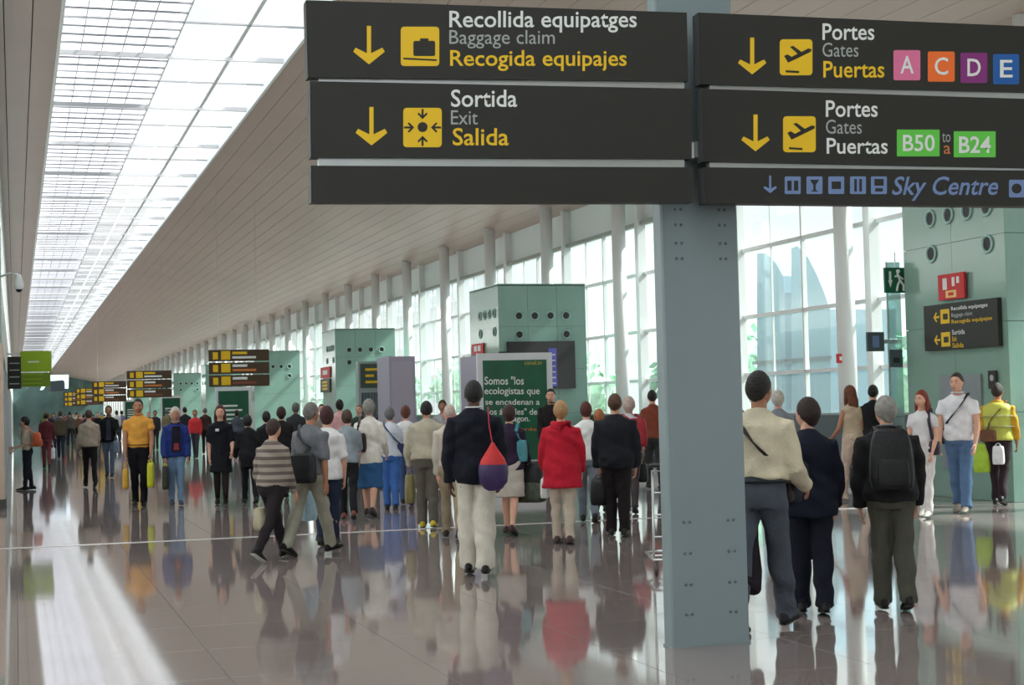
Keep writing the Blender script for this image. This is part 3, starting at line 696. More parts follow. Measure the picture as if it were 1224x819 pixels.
MB().box((.03, .03, 0), (wk - .03, .37, .1)).build('plinth', M_DARK, ks); MB().box((0, .0, .1), (wk, .4, zt)).build('case', mat('pale_grey_case', srgb(150, 165, 165), .4), ks)
sc_ = MB().box((.06, -.03, zt - .85), (wk - .06, 0, zt - .08)).build('screen', mat('olive_screen', srgb(52, 72, 60), .3), ks)
for k in range(3): MB().box((.22, -.004, zt - .30 - k * .2), (.22 + (.4, .28, .42)[k], 0, zt - .22 - k * .2)).build('display_line', M_YEL, sc_).location = (0, -.03, 0)
for k in range(9): MB().box((.08 + k * (wk - .16) / 9, -.02, .2), (.08 + (k + .8) * (wk - .16) / 9, 0, zt - 1.0)).build('slat', M_GREY, ks)

# ------------------------------------------------------------------ overhead yellow boards far along the hall
def far_sign(x, y, z, label, n):
    t = tag(empty('overhead_board', (x, y, z)), label, 'sign', 'yellow-lettered overhead boards')
    brown = mat('far_board', srgb(70, 52, 32), .45)
    for r in range(3):
        p = MB().box((0, 0, .86 - r * .5), (2.37, .1, 1.31 - r * .5)).build('sign_panel', brown, t)
        z0 = .86 - r * .5
        MB().box((.16, -.004, z0 + .08), (.36, 0, z0 + .36)).build('arrow', M_YEL, p); MB().box((.48, -.004, z0 + .06), (.84, 0, z0 + .40)).build('pictogram', M_YEL, p)
        MB().box((.92, -.004, z0 + .27), (1.5, 0, z0 + .37)).build('text_line', M_WTXT if r else M_YEL, p)
        MB().box((.92, -.004, z0 + .10), (1.85, 0, z0 + .19)).build('text_line', (M_WTXT, mat('sign_orange', srgb(200, 120, 60), .5), mat('sign_brownred', srgb(130, 70, 50), .5))[r], p)
    for xx in (.4, 1.9): MB().cyl((xx, .05, 1.3), (xx, .05, 10.5 - z), .004, 6).build('hanger_rod', M_METAL, t)
    MB().box((2.45, -.05, -z), (2.85, .35, 10.45 - z)).build('post', M_BLUE, t) if n else None
for i, (x0, yb, Yd, lab) in enumerate(((250, 463, 63.0, 'nearest yellow-lettered overhead board left of centre'), (152, 476, 88.0, 'second yellow-lettered overhead board, over the man in orange'),
        (110, 481, 116.0, 'third, smaller overhead board down the hall'), (90, 484.5, 142.0, 'fourth, tiny overhead board down the hall'), (76, 486, 170.0, 'fifth, tiniest overhead board far down the hall'))):
    q = P(x0, yb, 1, Yd); far_sign(q[0], Yd, q[2] + .15, lab, 0)

# ------------------------------------------------------------------ left side details
cc = tag(empty('security_camera', (-.21, 29.3, P(10, 332, 1, 29.3)[2])), 'white dome security camera on an arm at the left edge', 'camera')
MB().tube([(0, 0, .02), (.15, 0, .08), (.27, 0, .06), (.30, 0, -.02)], [.022, .022, .025, .03], n=10).build('arm', M_WHITE, cc, True)
MB().tube([(.30, 0, .02), (.30, 0, -.10), (.30, 0, -.16)], [.05, .085, .085], n=14).build('housing', M_WHITE, cc, True)
MB().ball((.30, 0, -.20), .06, 12, 8).build('dome', M_DARK, cc, True)
A = P(24, 420, 1, 45.0); B = P(62, 462, 1, 45.0)
lm = tag(empty('lime_sign', (A[0], 45.0, B[2])), 'lime green hanging sign on the left of the hall', 'sign')
w, h_ = B[0] - A[0], A[2] - B[2]
MB().box((0, 0, h_ * .42), (w, .08, h_)).build('sign_panel', M_LIME, lm)
MB().box((0, 0, 0), (w * .96, .08, h_ * .39)).build('sign_panel', mat('olive_sign', srgb(112, 140, 20), .45), lm)
for k in range(3): MB().box((.06, -.004, .08 + k * .12), (w * .7, 0, .10 + k * .12)).build('text_line', M_LIME, lm)
MB().box((.2, -.004, h_ * .68), (w * .6, 0, h_ * .72)).build('text_line', M_WTXT, lm)
MB().box((-.35, .02, h_ * .9), (0, .06, h_ * .95)).build('bracket', M_METAL, lm)
dk = tag(empty('striped_board', (P(14, 465, 1, 44.0)[0], 44.0, P(14, 465, 1, 44.0)[2])), 'dark striped board mounted left of the lime green sign', 'sign')
MB().box((-.1, 0, 0), (.24, .08, .85)).build('sign_panel', M_SIGN, dk)
for k in range(4): MB().box((-.05, -.004, .12 + k * .18), (.2, 0, .15 + k * .18)).build('text_line', M_GTXT, dk)
q = P(48, 466, 1, 85.0)
cn = tag(empty('light_canopy', (q[0], 85.0, q[2])), 'bright white light canopy above the left aisle far off', 'lamp')
m_ = mat('canopy_light', (.8, .92, 1), .4, emit=1.0)
MB().prism([(0, 0), (.15, 0), (.45, .45), (1.2, .5), (1.25, .05), (1.4, .05), (1.42, .75), (.5, .75), (.3, .6)], 1, 0, 1.2).build('shell', m_, cn)
MB().box((.5, .1, -.1), (1.22, 1.1, .42)).build('underside', M_GREY, cn)
MB().box((-q[0] - .3, .5, .60), (.9, .62, .68)).build('bracket', M_METAL, cn)
gb = tag(empty('green_banner', (P(50, 497, 1, 80.0)[0], 80.0, 0)), 'bright green banner stand on the left below the white canopy', 'banner')
MB().box((0, 0, .3), (.22, .06, 1.7)).build('banner_cloth', mat('banner_green', srgb(96, 130, 60), .6), gb); MB().box((-.05, -.1, 0), (.5, .16, .06)).build('foot', M_DARK, gb); MB().cyl((.22, .03, .06), (.22, .03, .3), .02, 8).build('pole', M_METAL, gb)

# ------------------------------------------------------------------ people
TOR = [(.80, .118, .095, 0), (.86, .150, .110, -.005), (.93, .165, .118, -.012), (1.00, .155, .108, -.006), (1.10, .138, .098, 0), (1.20, .148, .106, 0), (1.30, .160, .115, -.004),
       (1.38, .168, .108, -.008), (1.43, .136, .085, -.008), (1.465, .084, .066, -.006), (1.487, .064, .06, 0)]
def tor_at(z):
    zs = [t[0] for t in TOR]; return [float(np.interp(z, zs, [t[i] for t in TOR])) for i in (1, 2, 3)]
def rotx(a): c, s = cos(a), sin(a); return np.array([[1, 0, 0], [0, c, -s], [0, s, c]])
def rotz(a): c, s = cos(a), sin(a); return np.array([[c, -s, 0], [s, c, 0], [0, 0, 1]])
JOBS = []
def later(mb, name, m, parent, vox, disp=0.0, extra=None, smooth=2, seed=0, vert=1.0):
    o = mb.build(name, m, parent, True)
    r = o.modifiers.new('r', 'REMESH'); r.mode = 'VOXEL'; r.voxel_size = vox; r.use_smooth_shade = True
    s = o.modifiers.new('s', 'SMOOTH'); s.factor = .5; s.iterations = smooth
    JOBS.append((o, disp, extra, seed, vert)); return o
def flush():
    bpy.context.view_layer.update(); dg = bpy.context.evaluated_depsgraph_get()
    for o, disp, extra, seed, vert in JOBS:
        me = bpy.data.meshes.new_from_object(o.evaluated_get(dg)); old = o.data; name = old.name
        n = len(me.vertices); v = np.zeros(n * 3); me.vertices.foreach_get('co', v); v = v.reshape(-1, 3)
        if disp:
            nr = np.zeros(n * 3); me.vertices.foreach_get('normal', nr); nr = nr.reshape(-1, 3)
            s = seed * 1.7; x, y, z = v[:, 0], v[:, 1], v[:, 2]
            f = np.sin(26 * x + 9 * np.sin(5 * z + s) + s) * np.sin(7 * z * vert + 13 * y + 2 * s) + .7 * np.sin(19 * z * vert + 15 * x * np.cos(s) + 11 * y + s) * np.sin(17 * y - 6 * z + s) + .5 * np.sin(41 * z * vert + 20 * x + 3 * s)
            v = v + nr * (f * disp)[:, None]
        if extra is not None:
            fs = [tuple(p.vertices) for p in me.polygons]
            ev = np.array(extra.v); vs = np.vstack([v, ev]) if len(ev) else v
            fs += [tuple(i + n for i in f) for f in extra.f]
            bpy.data.meshes.remove(me); me = bpy.data.meshes.new(name); me.from_pydata(vs.tolist(), [], fs)
            me.polygons.foreach_set('use_smooth', [True] * len(fs))
            for m in old.materials: me.materials.append(m)
            me.update()
        elif disp:
            me.vertices.foreach_set('co', v.ravel()); me.update()
        o.modifiers.clear(); o.data = me; bpy.data.meshes.remove(old)
    JOBS.clear()

def head_fn(S, fem):
    def fn(d):
        x, y, z = d
        rx, ry, rz = .079, .095, .118
        k = 1.0
        lo = max(0, -z)
        px = rx * x * (1 - .30 * lo ** 1.6); py = ry * y; pz = rz * z
        if y > 0: py += .012 * lo * (1 - lo) * 3 * y - .004
        if y < 0: py *= (1 - .28 * lo ** 1.2)
        if y < 0 and z > -.3: py *= 1.05
        def g(cx, cz, sx, sz): return math.exp(-((x - cx) / sx) ** 2 - ((z - cz) / sz) ** 2) if y > 0 else 0
        py += .024 * g(0, -.20, .13, .16) + .012 * g(0, -.02, .10, .18)     # nose
        py -= .011 * (g(.40, .02, .20, .13) + g(-.40, .02, .20, .13))          # sockets
        py += .006 * (g(.36, .22, .30, .10) + g(-.36, .22, .30, .10))          # brow
        py += .007 * g(0, -.50, .26, .07) - .004 * g(0, -.56, .2, .03)     # lips
        py += .009 * g(0, -.80, .25, .16)                               # chin
        return np.array([px, py, pz]) * S
    return fn

SKIN = {'light': (214, 164, 140), 'tan': (176, 124, 96), 'dark': (92, 60, 46), 'pink': (222, 160, 144)}
def skin(k): return mat('skin_' + k, srgb(*SKIN[k]), .5, .4, var=.05, vscale=14)
def hairm(c): return mat('hair_%d_%d_%d' % c, srgb(*c), .55, .4, bump=.8, bscale=90, var=.25, vscale=30)
class Person: pass
NP = 0
def person(label, x, fy, H, face=0, fem=False, build=1.0, skin_='light', hair=('short', (40, 30, 25)), top=None, bottom=None, shoes=(30, 28, 28),
           stride=(14, -12), knees=(6, 14), pitch=(0, 16), lean=3, arms=((-8, 8, 18), (12, 8, 18)), head=(0, 0), layers=(), group=None, at=None, belt=None):
    """face: 0 walks straight away from the camera, 180 comes towards it, 90 faces the left of the picture"""
    global NP; NP += 1
    g = G(x, fy) if at is None else np.array([at[0], at[1], 0.])
    bear = -atan2(g[0], g[1]); rz = bear + radians(face)
    S = H / 1.75; ppm = F / np.linalg.norm(g)
    root = empty('person', (g[0], g[1], 0), (0, 0, rz)); tag(root, label, 'person', group)
    vox = .010 if ppm > 120 else (.0145 if ppm > 62 else .024)
    far = ppm < 50
    B = build; la = radians(lean)
    hipz = .93
    RL = rotx(-la)
    def T(p):
        p = np.array(p, float); k = min(1, max(0, (p[2] - .84) / .16))
        q = p - (0, 0, hipz); r = rotx(-la * k) @ q + (0, 0, hipz); return r
    # legs
    legs = []
    for s, a, kn, pt in ((-1, stride[0], knees[0], pitch[0]), (1, stride[1], knees[1], pitch[1])):
        hip = np.array([s * .088 * (B + 1) / 2, 0, .92]); a = radians(a); kn = radians(kn)
        th = np.array([-s * .035, sin(a), -cos(a)]); kneep = hip + th * .43
        sh = np.array([0, sin(a - kn), -cos(a - kn)]); ank = kneep + sh * .41
        legs.append((s, hip, kneep, ank, radians(pt)))
    shoe_prof = [(-.082, .028, .024), (-.068, .038, .042), (-.03, .042, .052), (.02, .040, .052), (.07, .044, .038), (.12, .050, .028), (.175, .043, .021), (.205, .024, .014)]
    def shoepts(leg, k=1.0):
        s, hip, kneep, ank, pt = leg; out = []
        for yy, hw_, hh in shoe_prof:
            q = rotx(-pt) @ np.array([0, yy, -.08 + hh]); out.append(((ank + q), hw_, hh))
        return out
    zmin = min(min((p[2] - hh) for p, w, hh in shoepts(l)) for l in legs)
    dz = -zmin
    off = np.array([0, 0, dz])
    def W(p): return (np.array(p, float) + off) * S
    def rings(mb, zs, o, fl=None, seg=16):
        pts, rx, ry = [], [], []
        for z in zs:
            if z >= .80: w, d, y = tor_at(z)
            else: w, d, y = .150, .115, 0
            if fl and z < .95: w += fl * (.95 - z); d += fl * (.95 - z) * .9; w = max(w, .165); d = max(d, .12)
            w *= B; d *= (B * 1.1 - .1) if B > 1 else B
            if fem:
                w *= {True: 1}.get(True) * (.93 if z > 1.15 else (.92 if z > 1.02 else 1.02))
            oo = o if np.isscalar(o) else float(np.interp(z, [q[0] for q in o], [q[1] for q in o]))
            pts.append(W(T((0, y, z)))); rx.append((w + oo) * S); ry.append((d + oo) * S)
        mb.tube(pts, rx, ry, n=seg, cap=(0, 0))
    # arms
    AR = []
    for s, (fx, ab, el) in ((-1, arms[0][:3]), (1, arms[1][:3])):
        inw = radians(arms[0 if s < 0 else 1][3]) if len(arms[0 if s < 0 else 1]) > 3 else radians(6)
        sw = .168 * B * (.9 if fem else 1)
        sh = T((s * sw, -.005, 1.372)); f = radians(fx) - la * .0; ab = radians(ab * .75)
        ua = np.array([s * sin(ab), sin(f) * cos(ab), -cos(f) * cos(ab)]); elb = sh + ua * .285
        f2 = f + radians(el); fa = np.array([s * (sin(ab) * .4 - sin(inw)), sin(f2), -cos(f2)]); fa /= np.linalg.norm(fa)
        wr = elb + fa * .255; AR.append((s, sh, elb, wr, fa))
    # head
    hc = T((0, .022, 1.626)); hy, hp = radians(head[0]), radians(head[1])
    HR = rotz(hy) @ rotx(-la * .6 + hp)
    fn = head_fn(S, fem)
    def hf(d): return HR @ fn(d)
    # ---- body
    mb = MB(); rings(mb, [.84, .93, 1.0, 1.1, 1.2, 1.3, 1.38, 1.43, 1.465], -.006)
    mb.tube([W(T((0, -.005, 1.44))), W(T((0, .005, 1.50))), W(hc + HR @ np.array([0, -.02, -.05]))], [.066 * S, .054 * S, .055 * S], n=12)
    for s, sh, elb, wr, fa in AR:
        k = .88 if fem else 1.0; k *= (B + 1) / 2
        mid = (sh + elb) / 2; m2 = elb + (wr - elb) * .3; m3 = elb + (wr - elb) * .7
        mb.tube([W(q) for q in (T((s * .09, -.005, 1.395)), sh, mid, elb, m2, m3, wr)], [q * S * k for q in (.036, .042, .044, .038, .040, .032, .026)], [q * S * k for q in (.04, .045, .046, .039, .041, .03, .022)], n=10)
        # palm
        wd_ = np.cross(fa, (s, 0, 0)); wd_ /= np.linalg.norm(wd_)
        if wd_[1] < 0: wd_ = -wd_
        nrm = np.cross(fa, wd_); nrm = nrm if nrm[0] * s < 0 else -nrm
        mb.tube([W(wr), W(wr + fa * .03), W(wr + fa * .085)], [.020 * S, .017 * S, .014 * S], [.025 * S, .038 * S, .038 * S], n=10, ref=nrm)
    for s, hip, kn, ank, pt in legs:
        k = (B + 1) / 2
        mb.tube([W(q) for q in (hip + (0, 0, .03), hip + (kn - hip) * .25, hip + (kn - hip) * .6, kn, kn + (ank - kn) * .3, kn + (ank - kn) * .65, ank)],
                [q * S * k for q in (.082, .082, .066, .052, .055, .043, .034)], n=12)
    ex = MB()
    nu, nv = (30, 22) if ppm > 60 else (16, 12)
    ex.ball(W(hc), 1, nu, nv, fn=hf)
    for s in (-1, 1):   # ears
        ex.ball(W(hc) + HR @ (np.array([s * .077, -.008, -.005]) * S), np.array([.011, .019, .030]) * S, 8, 6)
    if not far:
        for s, sh, elb, wr, fa in AR:
            wd_ = np.cross(fa, (s, 0, 0)); wd_ /= np.linalg.norm(wd_)
            if wd_[1] < 0: wd_ = -wd_
            nrm = np.cross(fa, wd_); nrm = nrm if nrm[0] * s < 0 else -nrm
            for kk, (o_, ln) in enumerate(((-.031, .058), (-.0105, .072), (.0105, .078), (.031, .070))):
                b0 = wr + fa * .075 + wd_ * o_; d0 = fa + nrm * .15 + wd_ * o_ * 2; d0 /= np.linalg.norm(d0); d1 = fa + nrm * .7; d1 /= np.linalg.norm(d1); d2 = fa * .5 + nrm * 1.0; d2 /= np.linalg.norm(d2)
                p1 = b0 + d0 * (ln * .45 + .01); p2 = p1 + d1 * ln * .33; p3 = p2 + d2 * ln * .22
                ex.tube([W(b0), W(p1), W(p2), W(p3)], [.0092 * S, .0088 * S, .008 * S, .0068 * S], n=6)
            b0 = wr + fa * .022 + wd_ * .024; d0 = fa * .75 + wd_ * .62 + nrm * .25; d0 /= np.linalg.norm(d0); d1 = fa * 1.0 + wd_ * .12 + nrm * .35; d1 /= np.linalg.norm(d1)
            p1 = b0 + d0 * .04; p2 = p1 + d1 * .03; p3 = p2 + d1 * .022
            ex.tube([W(b0), W(p1), W(p2), W(p3)], [.0125 * S, .0105 * S, .0095 * S, .008 * S], n=6)
    body = later(mb, 'body', skin(skin_), root, vox * 1.1, 0, ex)
    # ---- face
    front = abs(((face + head[0] + 180) % 360) - 180) > 75
    if front and ppm > 45:
        for s in (-1, 1):
            d = np.array([s * .40, .9, .03]); d /= np.linalg.norm(d); c = W(hc) + hf(d) * .985
            e = MB(); e.ball(c - HR @ (np.array([0, .003, 0]) * S), .0105 * S, 10, 7); e.m = 1; e.ball(c + HR @ (np.array([0, .0035, 0]) * S), .0060 * S, 8, 6)
            e.build('eye', [mat('eye_white', (.5, .46, .43), .4), mat('iris', (.05, .03, .02), .3)], body, True)
            pts = []
            for t in (-.9, -.3, .3, .9):
                d = np.array([s * .38 + t * .17, .9, .24 + .04 * (1 - t * t)]); d /= np.linalg.norm(d); pts.append(W(hc) + hf(d) * 1.005)
            MB().tube(pts, .0045 * S, n=6).build('eyebrow', hairm(tuple(int(c * .7) for c in hair[1])), body, True)
        pts = []
        for t in (-1, -.5, 0, .5, 1):
            d = np.array([t * .24, .82, -.50]); d /= np.linalg.norm(d); pts.append(W(hc) + hf(d) * 1.004)
        MB().tube(pts, [.003 * S, .006 * S, .007 * S, .006 * S, .003 * S], n=6).build('lips', mat('lips_' + skin_, srgb(*[int(c * f_) for c, f_ in zip(SKIN[skin_], (.82, .58, .58))]), .4), body, True)
    # ---- hair
    st, hcol = hair[0], hair[1]
    def mask(d):
        x, y, z = d; az = atan2(abs(x), y)   # 0 front, pi back
        line = np.interp(az, [0, .75, 1.15, 1.45, 1.8, 2.3, pi], {'short': [.62, .55, .20, -.02, -.22, -.62, -.74], 'bob': [.50, .40, -.05, -.45, -.75, -.85, -.9], 'long': [.50, .42, .05, -.5, -.8, -.95, -.98],
                 'thin': [.9, .88, .4, .1, -.1, -.5, -.6], 'curly': [.5, .45, .1, -.2, -.4, -.78, -.88], 'hood': [.55, .35, -.1, -.7, -.9, -.98, -1.1], 'bald': [1.2, 1.2, .8, .15, .1, -.3, -.4]}[st])
        t = (z - line) / .12; return max(0, min(1, t + .5))
    thick = {'short': .09, 'bob': .17, 'long': .15, 'thin': .06, 'curly': .22, 'hood': .22, 'bald': .035}[st] * (hair[2] if len(hair) > 2 else 1)
    def hfn(d):
        m = mask(d); w = .02 * (sin(17 * d[0] + 5 * d[2]) * sin(13 * d[1] + 9 * d[2]) if st in ('curly', 'bob') else .5 * sin(26 * d[0] + 9 * d[2]) * sin(11 * d[2] + 8 * d[1]))
        base = fn(d)
        if d[1] > 0: base = base * np.array([1, 1 / (1 + .1 * 0), 1])
        v = base * (1 + (thick + w) * m - .12 * (1 - m)); v = v + np.array([0, -.012 * m * (thick / .1), .006 * m]) * S
        return HR @ v
    hb = MB(); hb.ball(W(hc), 1, *((36, 26) if ppm > 60 else (18, 12)), fn=hfn)
    if st == 'long':
        c = W(hc); q = [HR @ (np.array(t_) * S) for t_ in ((0, -.05, .0), (0, -.085, -.10), (0, -.095, -.2), (0, -.095, -.29))]
        hb.tube([c + t_ for t_ in q], [.085 * S, .095 * S, .09 * S, .05 * S], [.06 * S, .05 * S, .04 * S, .02 * S], n=14)
        for s in (-1, 1): hb.tube([c + HR @ (np.array(t_) * S) for t_ in ((s * .07, -.02, .02), (s * .085, -.015, -.1), (s * .085, .0, -.2))], [.03 * S, .03 * S, .015 * S], n=8)
    hb.build('hood' if st == 'hood' else 'hair', cloth(hcol) if st == 'hood' else hairm(tuple(hcol)), root, True)
    # ---- trousers / skirt
    seed = NP; bt = dict(kind='trousers', c=(40, 40, 46), wide=1.0, hem=0.0); bt.update(bottom or {})
    cm = cloth(bt['c'])
    mb = MB()
    if bt['kind'] in ('trousers', 'shorts'):
        rings(mb, [.84, .90, .96, 1.02, 1.06], .012)
        for s, hip, kn, ank, pt in legs:
            w = bt['wide']; k = (B + 1) / 2; h_ = bt['hem']
            P_ = [hip + (0, 0, .02), hip + (kn - hip) * .2, hip + (kn - hip) * .6, kn, kn + (ank - kn) * .3, kn + (ank - kn) * .65, ank + (ank - kn) * (-.02)]
            R_ = [.095, .094, .079, .065 * w, .064 * w, .058 * w, .057 * w]
            if h_ > 0:
                n_ = 4 if h_ > .5 else 5
                P_ = P_[:n_] + [P_[n_ - 1] + (ank - kn) * .12]; R_ = R_[:n_] + [R_[n_ - 1]]
            else:
                P_.append(ank + np.array([0, .012, -.025])); R_.append(.062 * w)
            mb.tube([W(q) for q in P_], [r * S * k for r in R_], n=14, cap=(1, 0))
    else:
        hz = bt['hem']
        rings(mb, [hz, (hz + .86) / 2, .86, .93, 1.0, 1.06], .016, fl=bt.get('flare', .10))
    tr_ = later(mb, bt['kind'], cm, root, max(vox * 1.2, .012), .0055 if not far else 0, seed=seed, vert=.6)
    if bt.get('tights'):
        mb = MB()
        for s, hip, kn, ank, pt in legs:
            mb.tube([W(q) for q in (hip + (kn - hip) * .3, hip + (kn - hip) * .7, kn, kn + (ank - kn) * .3, kn + (ank - kn) * .65, ank)], [q * S for q in (.09, .073, .061, .063, .051, .041)], n=14, cap=(0, 0))
        mb.build('tights', cloth(bt['tights']), root, True)
    if belt:
        bb = MB(); zb = 1.005
        w, d, y = tor_at(zb); w = w * B + .030; d = d * B + .030
        pts = [W(T((w * cos(t), y + d * sin(t), zb))) for t in np.linspace(0, 2 * pi, 25)]
        bb.tube(pts, .006 * S, .018 * S, n=6, ref=(0, 0, 1) if 0 else (0, 0, 1)); bb.build('belt', cloth(belt), root, True)
    # ---- tops
    def garment(gd, idx):
        g = dict(name='shirt', c=(200, 200, 200), hem=.95, sleeve=1.0, o=.018, fl=0, loose=.0, m=None, collar=None, neck=1.49); g.update(gd)
        m = g['m'] or cloth(g['c']); mb = MB()
        zs = [g['hem']] + [z for z in (.80, .88, .95, 1.02, 1.10, 1.2, 1.3, 1.38, 1.43, 1.465, 1.487) if z > g['hem'] + .02 and z <= g['neck']]
        o = g['o'] * .85; lo = g['loose'] * .6
        rings(mb, zs, [(.5, o + lo), (1.0, o + lo), (1.12, o + lo * 1.2), (1.3, o + lo * .5), (1.43, o), (1.487, o * .5)], fl=g['fl'])
        if g['sleeve'] > 0:
            for s, sh, elb, wr, fa in AR:
                k = (.9 if fem else 1.0) * (B + 1) / 2; e = o + lo * .4
                full = [T((s * .055, -.005, 1.412)), sh, (sh + elb) / 2, elb, elb + (wr - elb) * .3, elb + (wr - elb) * .7, wr + fa * .005]
                rr = [.053 + e, .049 + e, .046 + e, .041 + e, .040 + e, .034 + e, .030 + e]
                n_ = {1.0: 7, .75: 6, .5: 4, .35: 3}[g['sleeve']]
                P_ = full[:n_]; R_ = rr[:n_]
                if n_ < 7: R_[-1] += .004
                mb.tube([W(q) for q in P_], [r * S * k for r in R_], n=12, cap=(1, 0))
        ob = later(mb, g['name'], m, root, max(vox * 1.2, .012), (.006 if g['name'] != 'vest' else .002) if not far else 0, seed=seed + idx * 3)
        if g['collar']:
            cb2 = MB(); pts = [W(T((.070 * cos(t), .004 + .068 * sin(t), 1.508))) for t in np.linspace(0, 2 * pi, 19)]
            cb2.tube(pts, .008 * S, .018 * S, n=6, ref=(0, 0, 1)); cb2.build('collar', cloth(g['collar']), ob, True)
        return ob
    g0 = garment(top or {}, 1)
    if not (top and top.get('collar')) and not far:
        pass
    for i, gl in enumerate(layers): garment(gl, i + 2)
    # ---- shoes
    for l in legs:
        sp = shoepts(l); mb = MB(); mb.tube([W(p) for p, w, hh in sp], [w * S for p, w, hh in sp], [hh * S for p, w, hh in sp], n=10)
        so = mb.build('shoe', cloth(shoes, .45), root, True)
        if ppm > 60:
            q = [W(l[3] + rotx(-l[4]) @ np.array([0, yy, -.08 + .008])) for yy, a_, b2 in shoe_prof]
            MB().tube(q, [(a_ + .002) * S for yy, a_, b2 in shoe_prof], [.008 * S] * 8, n=8).build('sole', mat('sole_white', (.7, .7, .68), .5) if shoes == (31, 28, 28) else mat('sole_dark', (.05, .045, .04), .6), so, True)
    p = Person(); p.root = root; p.S = S; p.W = W; p.T = T; p.AR = AR; p.M = Matrix.Translation((g[0], g[1], 0)) @ Matrix.Rotation(rz, 4, 'Z'); p.rz = rz; p.g = g; p.B = B
    return p
def thing_on(p, loc, name, label, cat, rz=0):
    """top-level thing whose frame is the wearer's, with its own origin at loc (wearer's metres)"""
    w = p.M @ Vector(loc); r = empty(name, w, (0, 0, p.rz + rz)); tag(r, label, cat); r_loc = np.array(loc); return r
def hand(p, side):
    s, sh, elb, wr, fa = p.AR[0 if side < 0 else 1]; return p.W(wr + fa * .085)
def front_panel(p, w, z0, z1, c, off, name='shirt_front'):
    """what shows between the open fronts of a jacket: a curved strip over the chest"""
    vs = []; fs = []; nz_ = 9; nx = 7
    for k_ in range(2):
        for i in range(nz_):
            z = z0 + (z1 - z0) * i / (nz_ - 1); tw, td, ty = tor_at(z)
            for j in range(nx):
                x = (j / (nx - 1) - .5) * w * (1 - .25 * i / nz_); W_ = tw * p.B + off; D_ = td * (p.B * 1.1 - .1 if p.B > 1 else p.B) + off
                y = ty + D_ * sqrt(max(.05, 1 - (x / W_) ** 2)) - k_ * .02; vs.append(p.W(p.T((x, y, z))))
    n = nz_ * nx
    for i in range(nz_ - 1):
        for j in range(nx - 1):
            a = i * nx + j; fs.append((a, a + nx, a + nx + 1, a + 1)); fs.append((n + a, n + a + 1, n + a + nx + 1, n + a + nx))
    ed = [(i * nx) for i in range(nz_)] + [(nz_ - 1) * nx + j for j in range(1, nx)] + [i * nx + nx - 1 for i in range(nz_ - 2, -1, -1)] + list(range(nx - 2, 0, -1))
    for i in range(len(ed)): a, b = ed[i], ed[(i + 1) % len(ed)]; fs.append((a, b, n + b, n + a))
    return MB().add(vs, fs).build(name, cloth(c), p.root, True)
def bagm(c): return mat('bag_%d_%d_%d' % tuple(c), srgb(*c), .5, .4, bump=.3, bscale=50, var=.15, vscale=8)
def soft_box(w, d, h, n=18, sag=0.0, taper=.0):
    mb = MB(); prof = [(0, .82), (.04, .95), (.2, 1.02 + sag), (.5, 1.0 + sag * .6), (.8, .95 - taper * .5), (.96, .85 - taper), (1, .7 - taper)]
    vs = []; 
    for t, k in prof:
        for j in range(n):
            a = 2 * pi * j / n; c, s = cos(a), sin(a)
            vs.append((w / 2 * k * math.copysign(abs(c) ** .45, c), d / 2 * k * math.copysign(abs(s) ** .45, s), t * h))
    fs = [(i * n + j, i * n + (j + 1) % n, (i + 1) * n + (j + 1) % n, (i + 1) * n + j) for i in range(len(prof) - 1) for j in range(n)]
    fs += [tuple(range(n - 1, -1, -1)), tuple(range((len(prof) - 1) * n, len(prof) * n))]
    return mb.add(vs, fs)
def hand_bag(p, side, name, label, c, w, d, h, strap=.16, cat='bag', drop=0, ypos=0, sub=None, taper=.0, rz=0):
    hd = hand(p, side); base = hd + np.array([0, ypos, -strap - h - drop]) * 1.0
    base[2] = max(.01, base[2])
    r = thing_on(p, base, name, label, cat, rz); m = bagm(c)
    soft_box(d, w, h, taper=taper).build('bag_body', m, r, True)
    top = hd[2] - base[2] - .01
    for s in (-1, 1):
        pts = [(s * d * .25, -w * .22, h * .93), (s * d * .15, -w * .18, (h + top) / 2), (0, 0, top), (s * d * .15, w * .18, (h + top) / 2), (s * d * .25, w * .22, h * .93)]
        MB().tube(pts, .007, n=6).build('handle', sub and bagm(sub) or m, r, True)
    return r
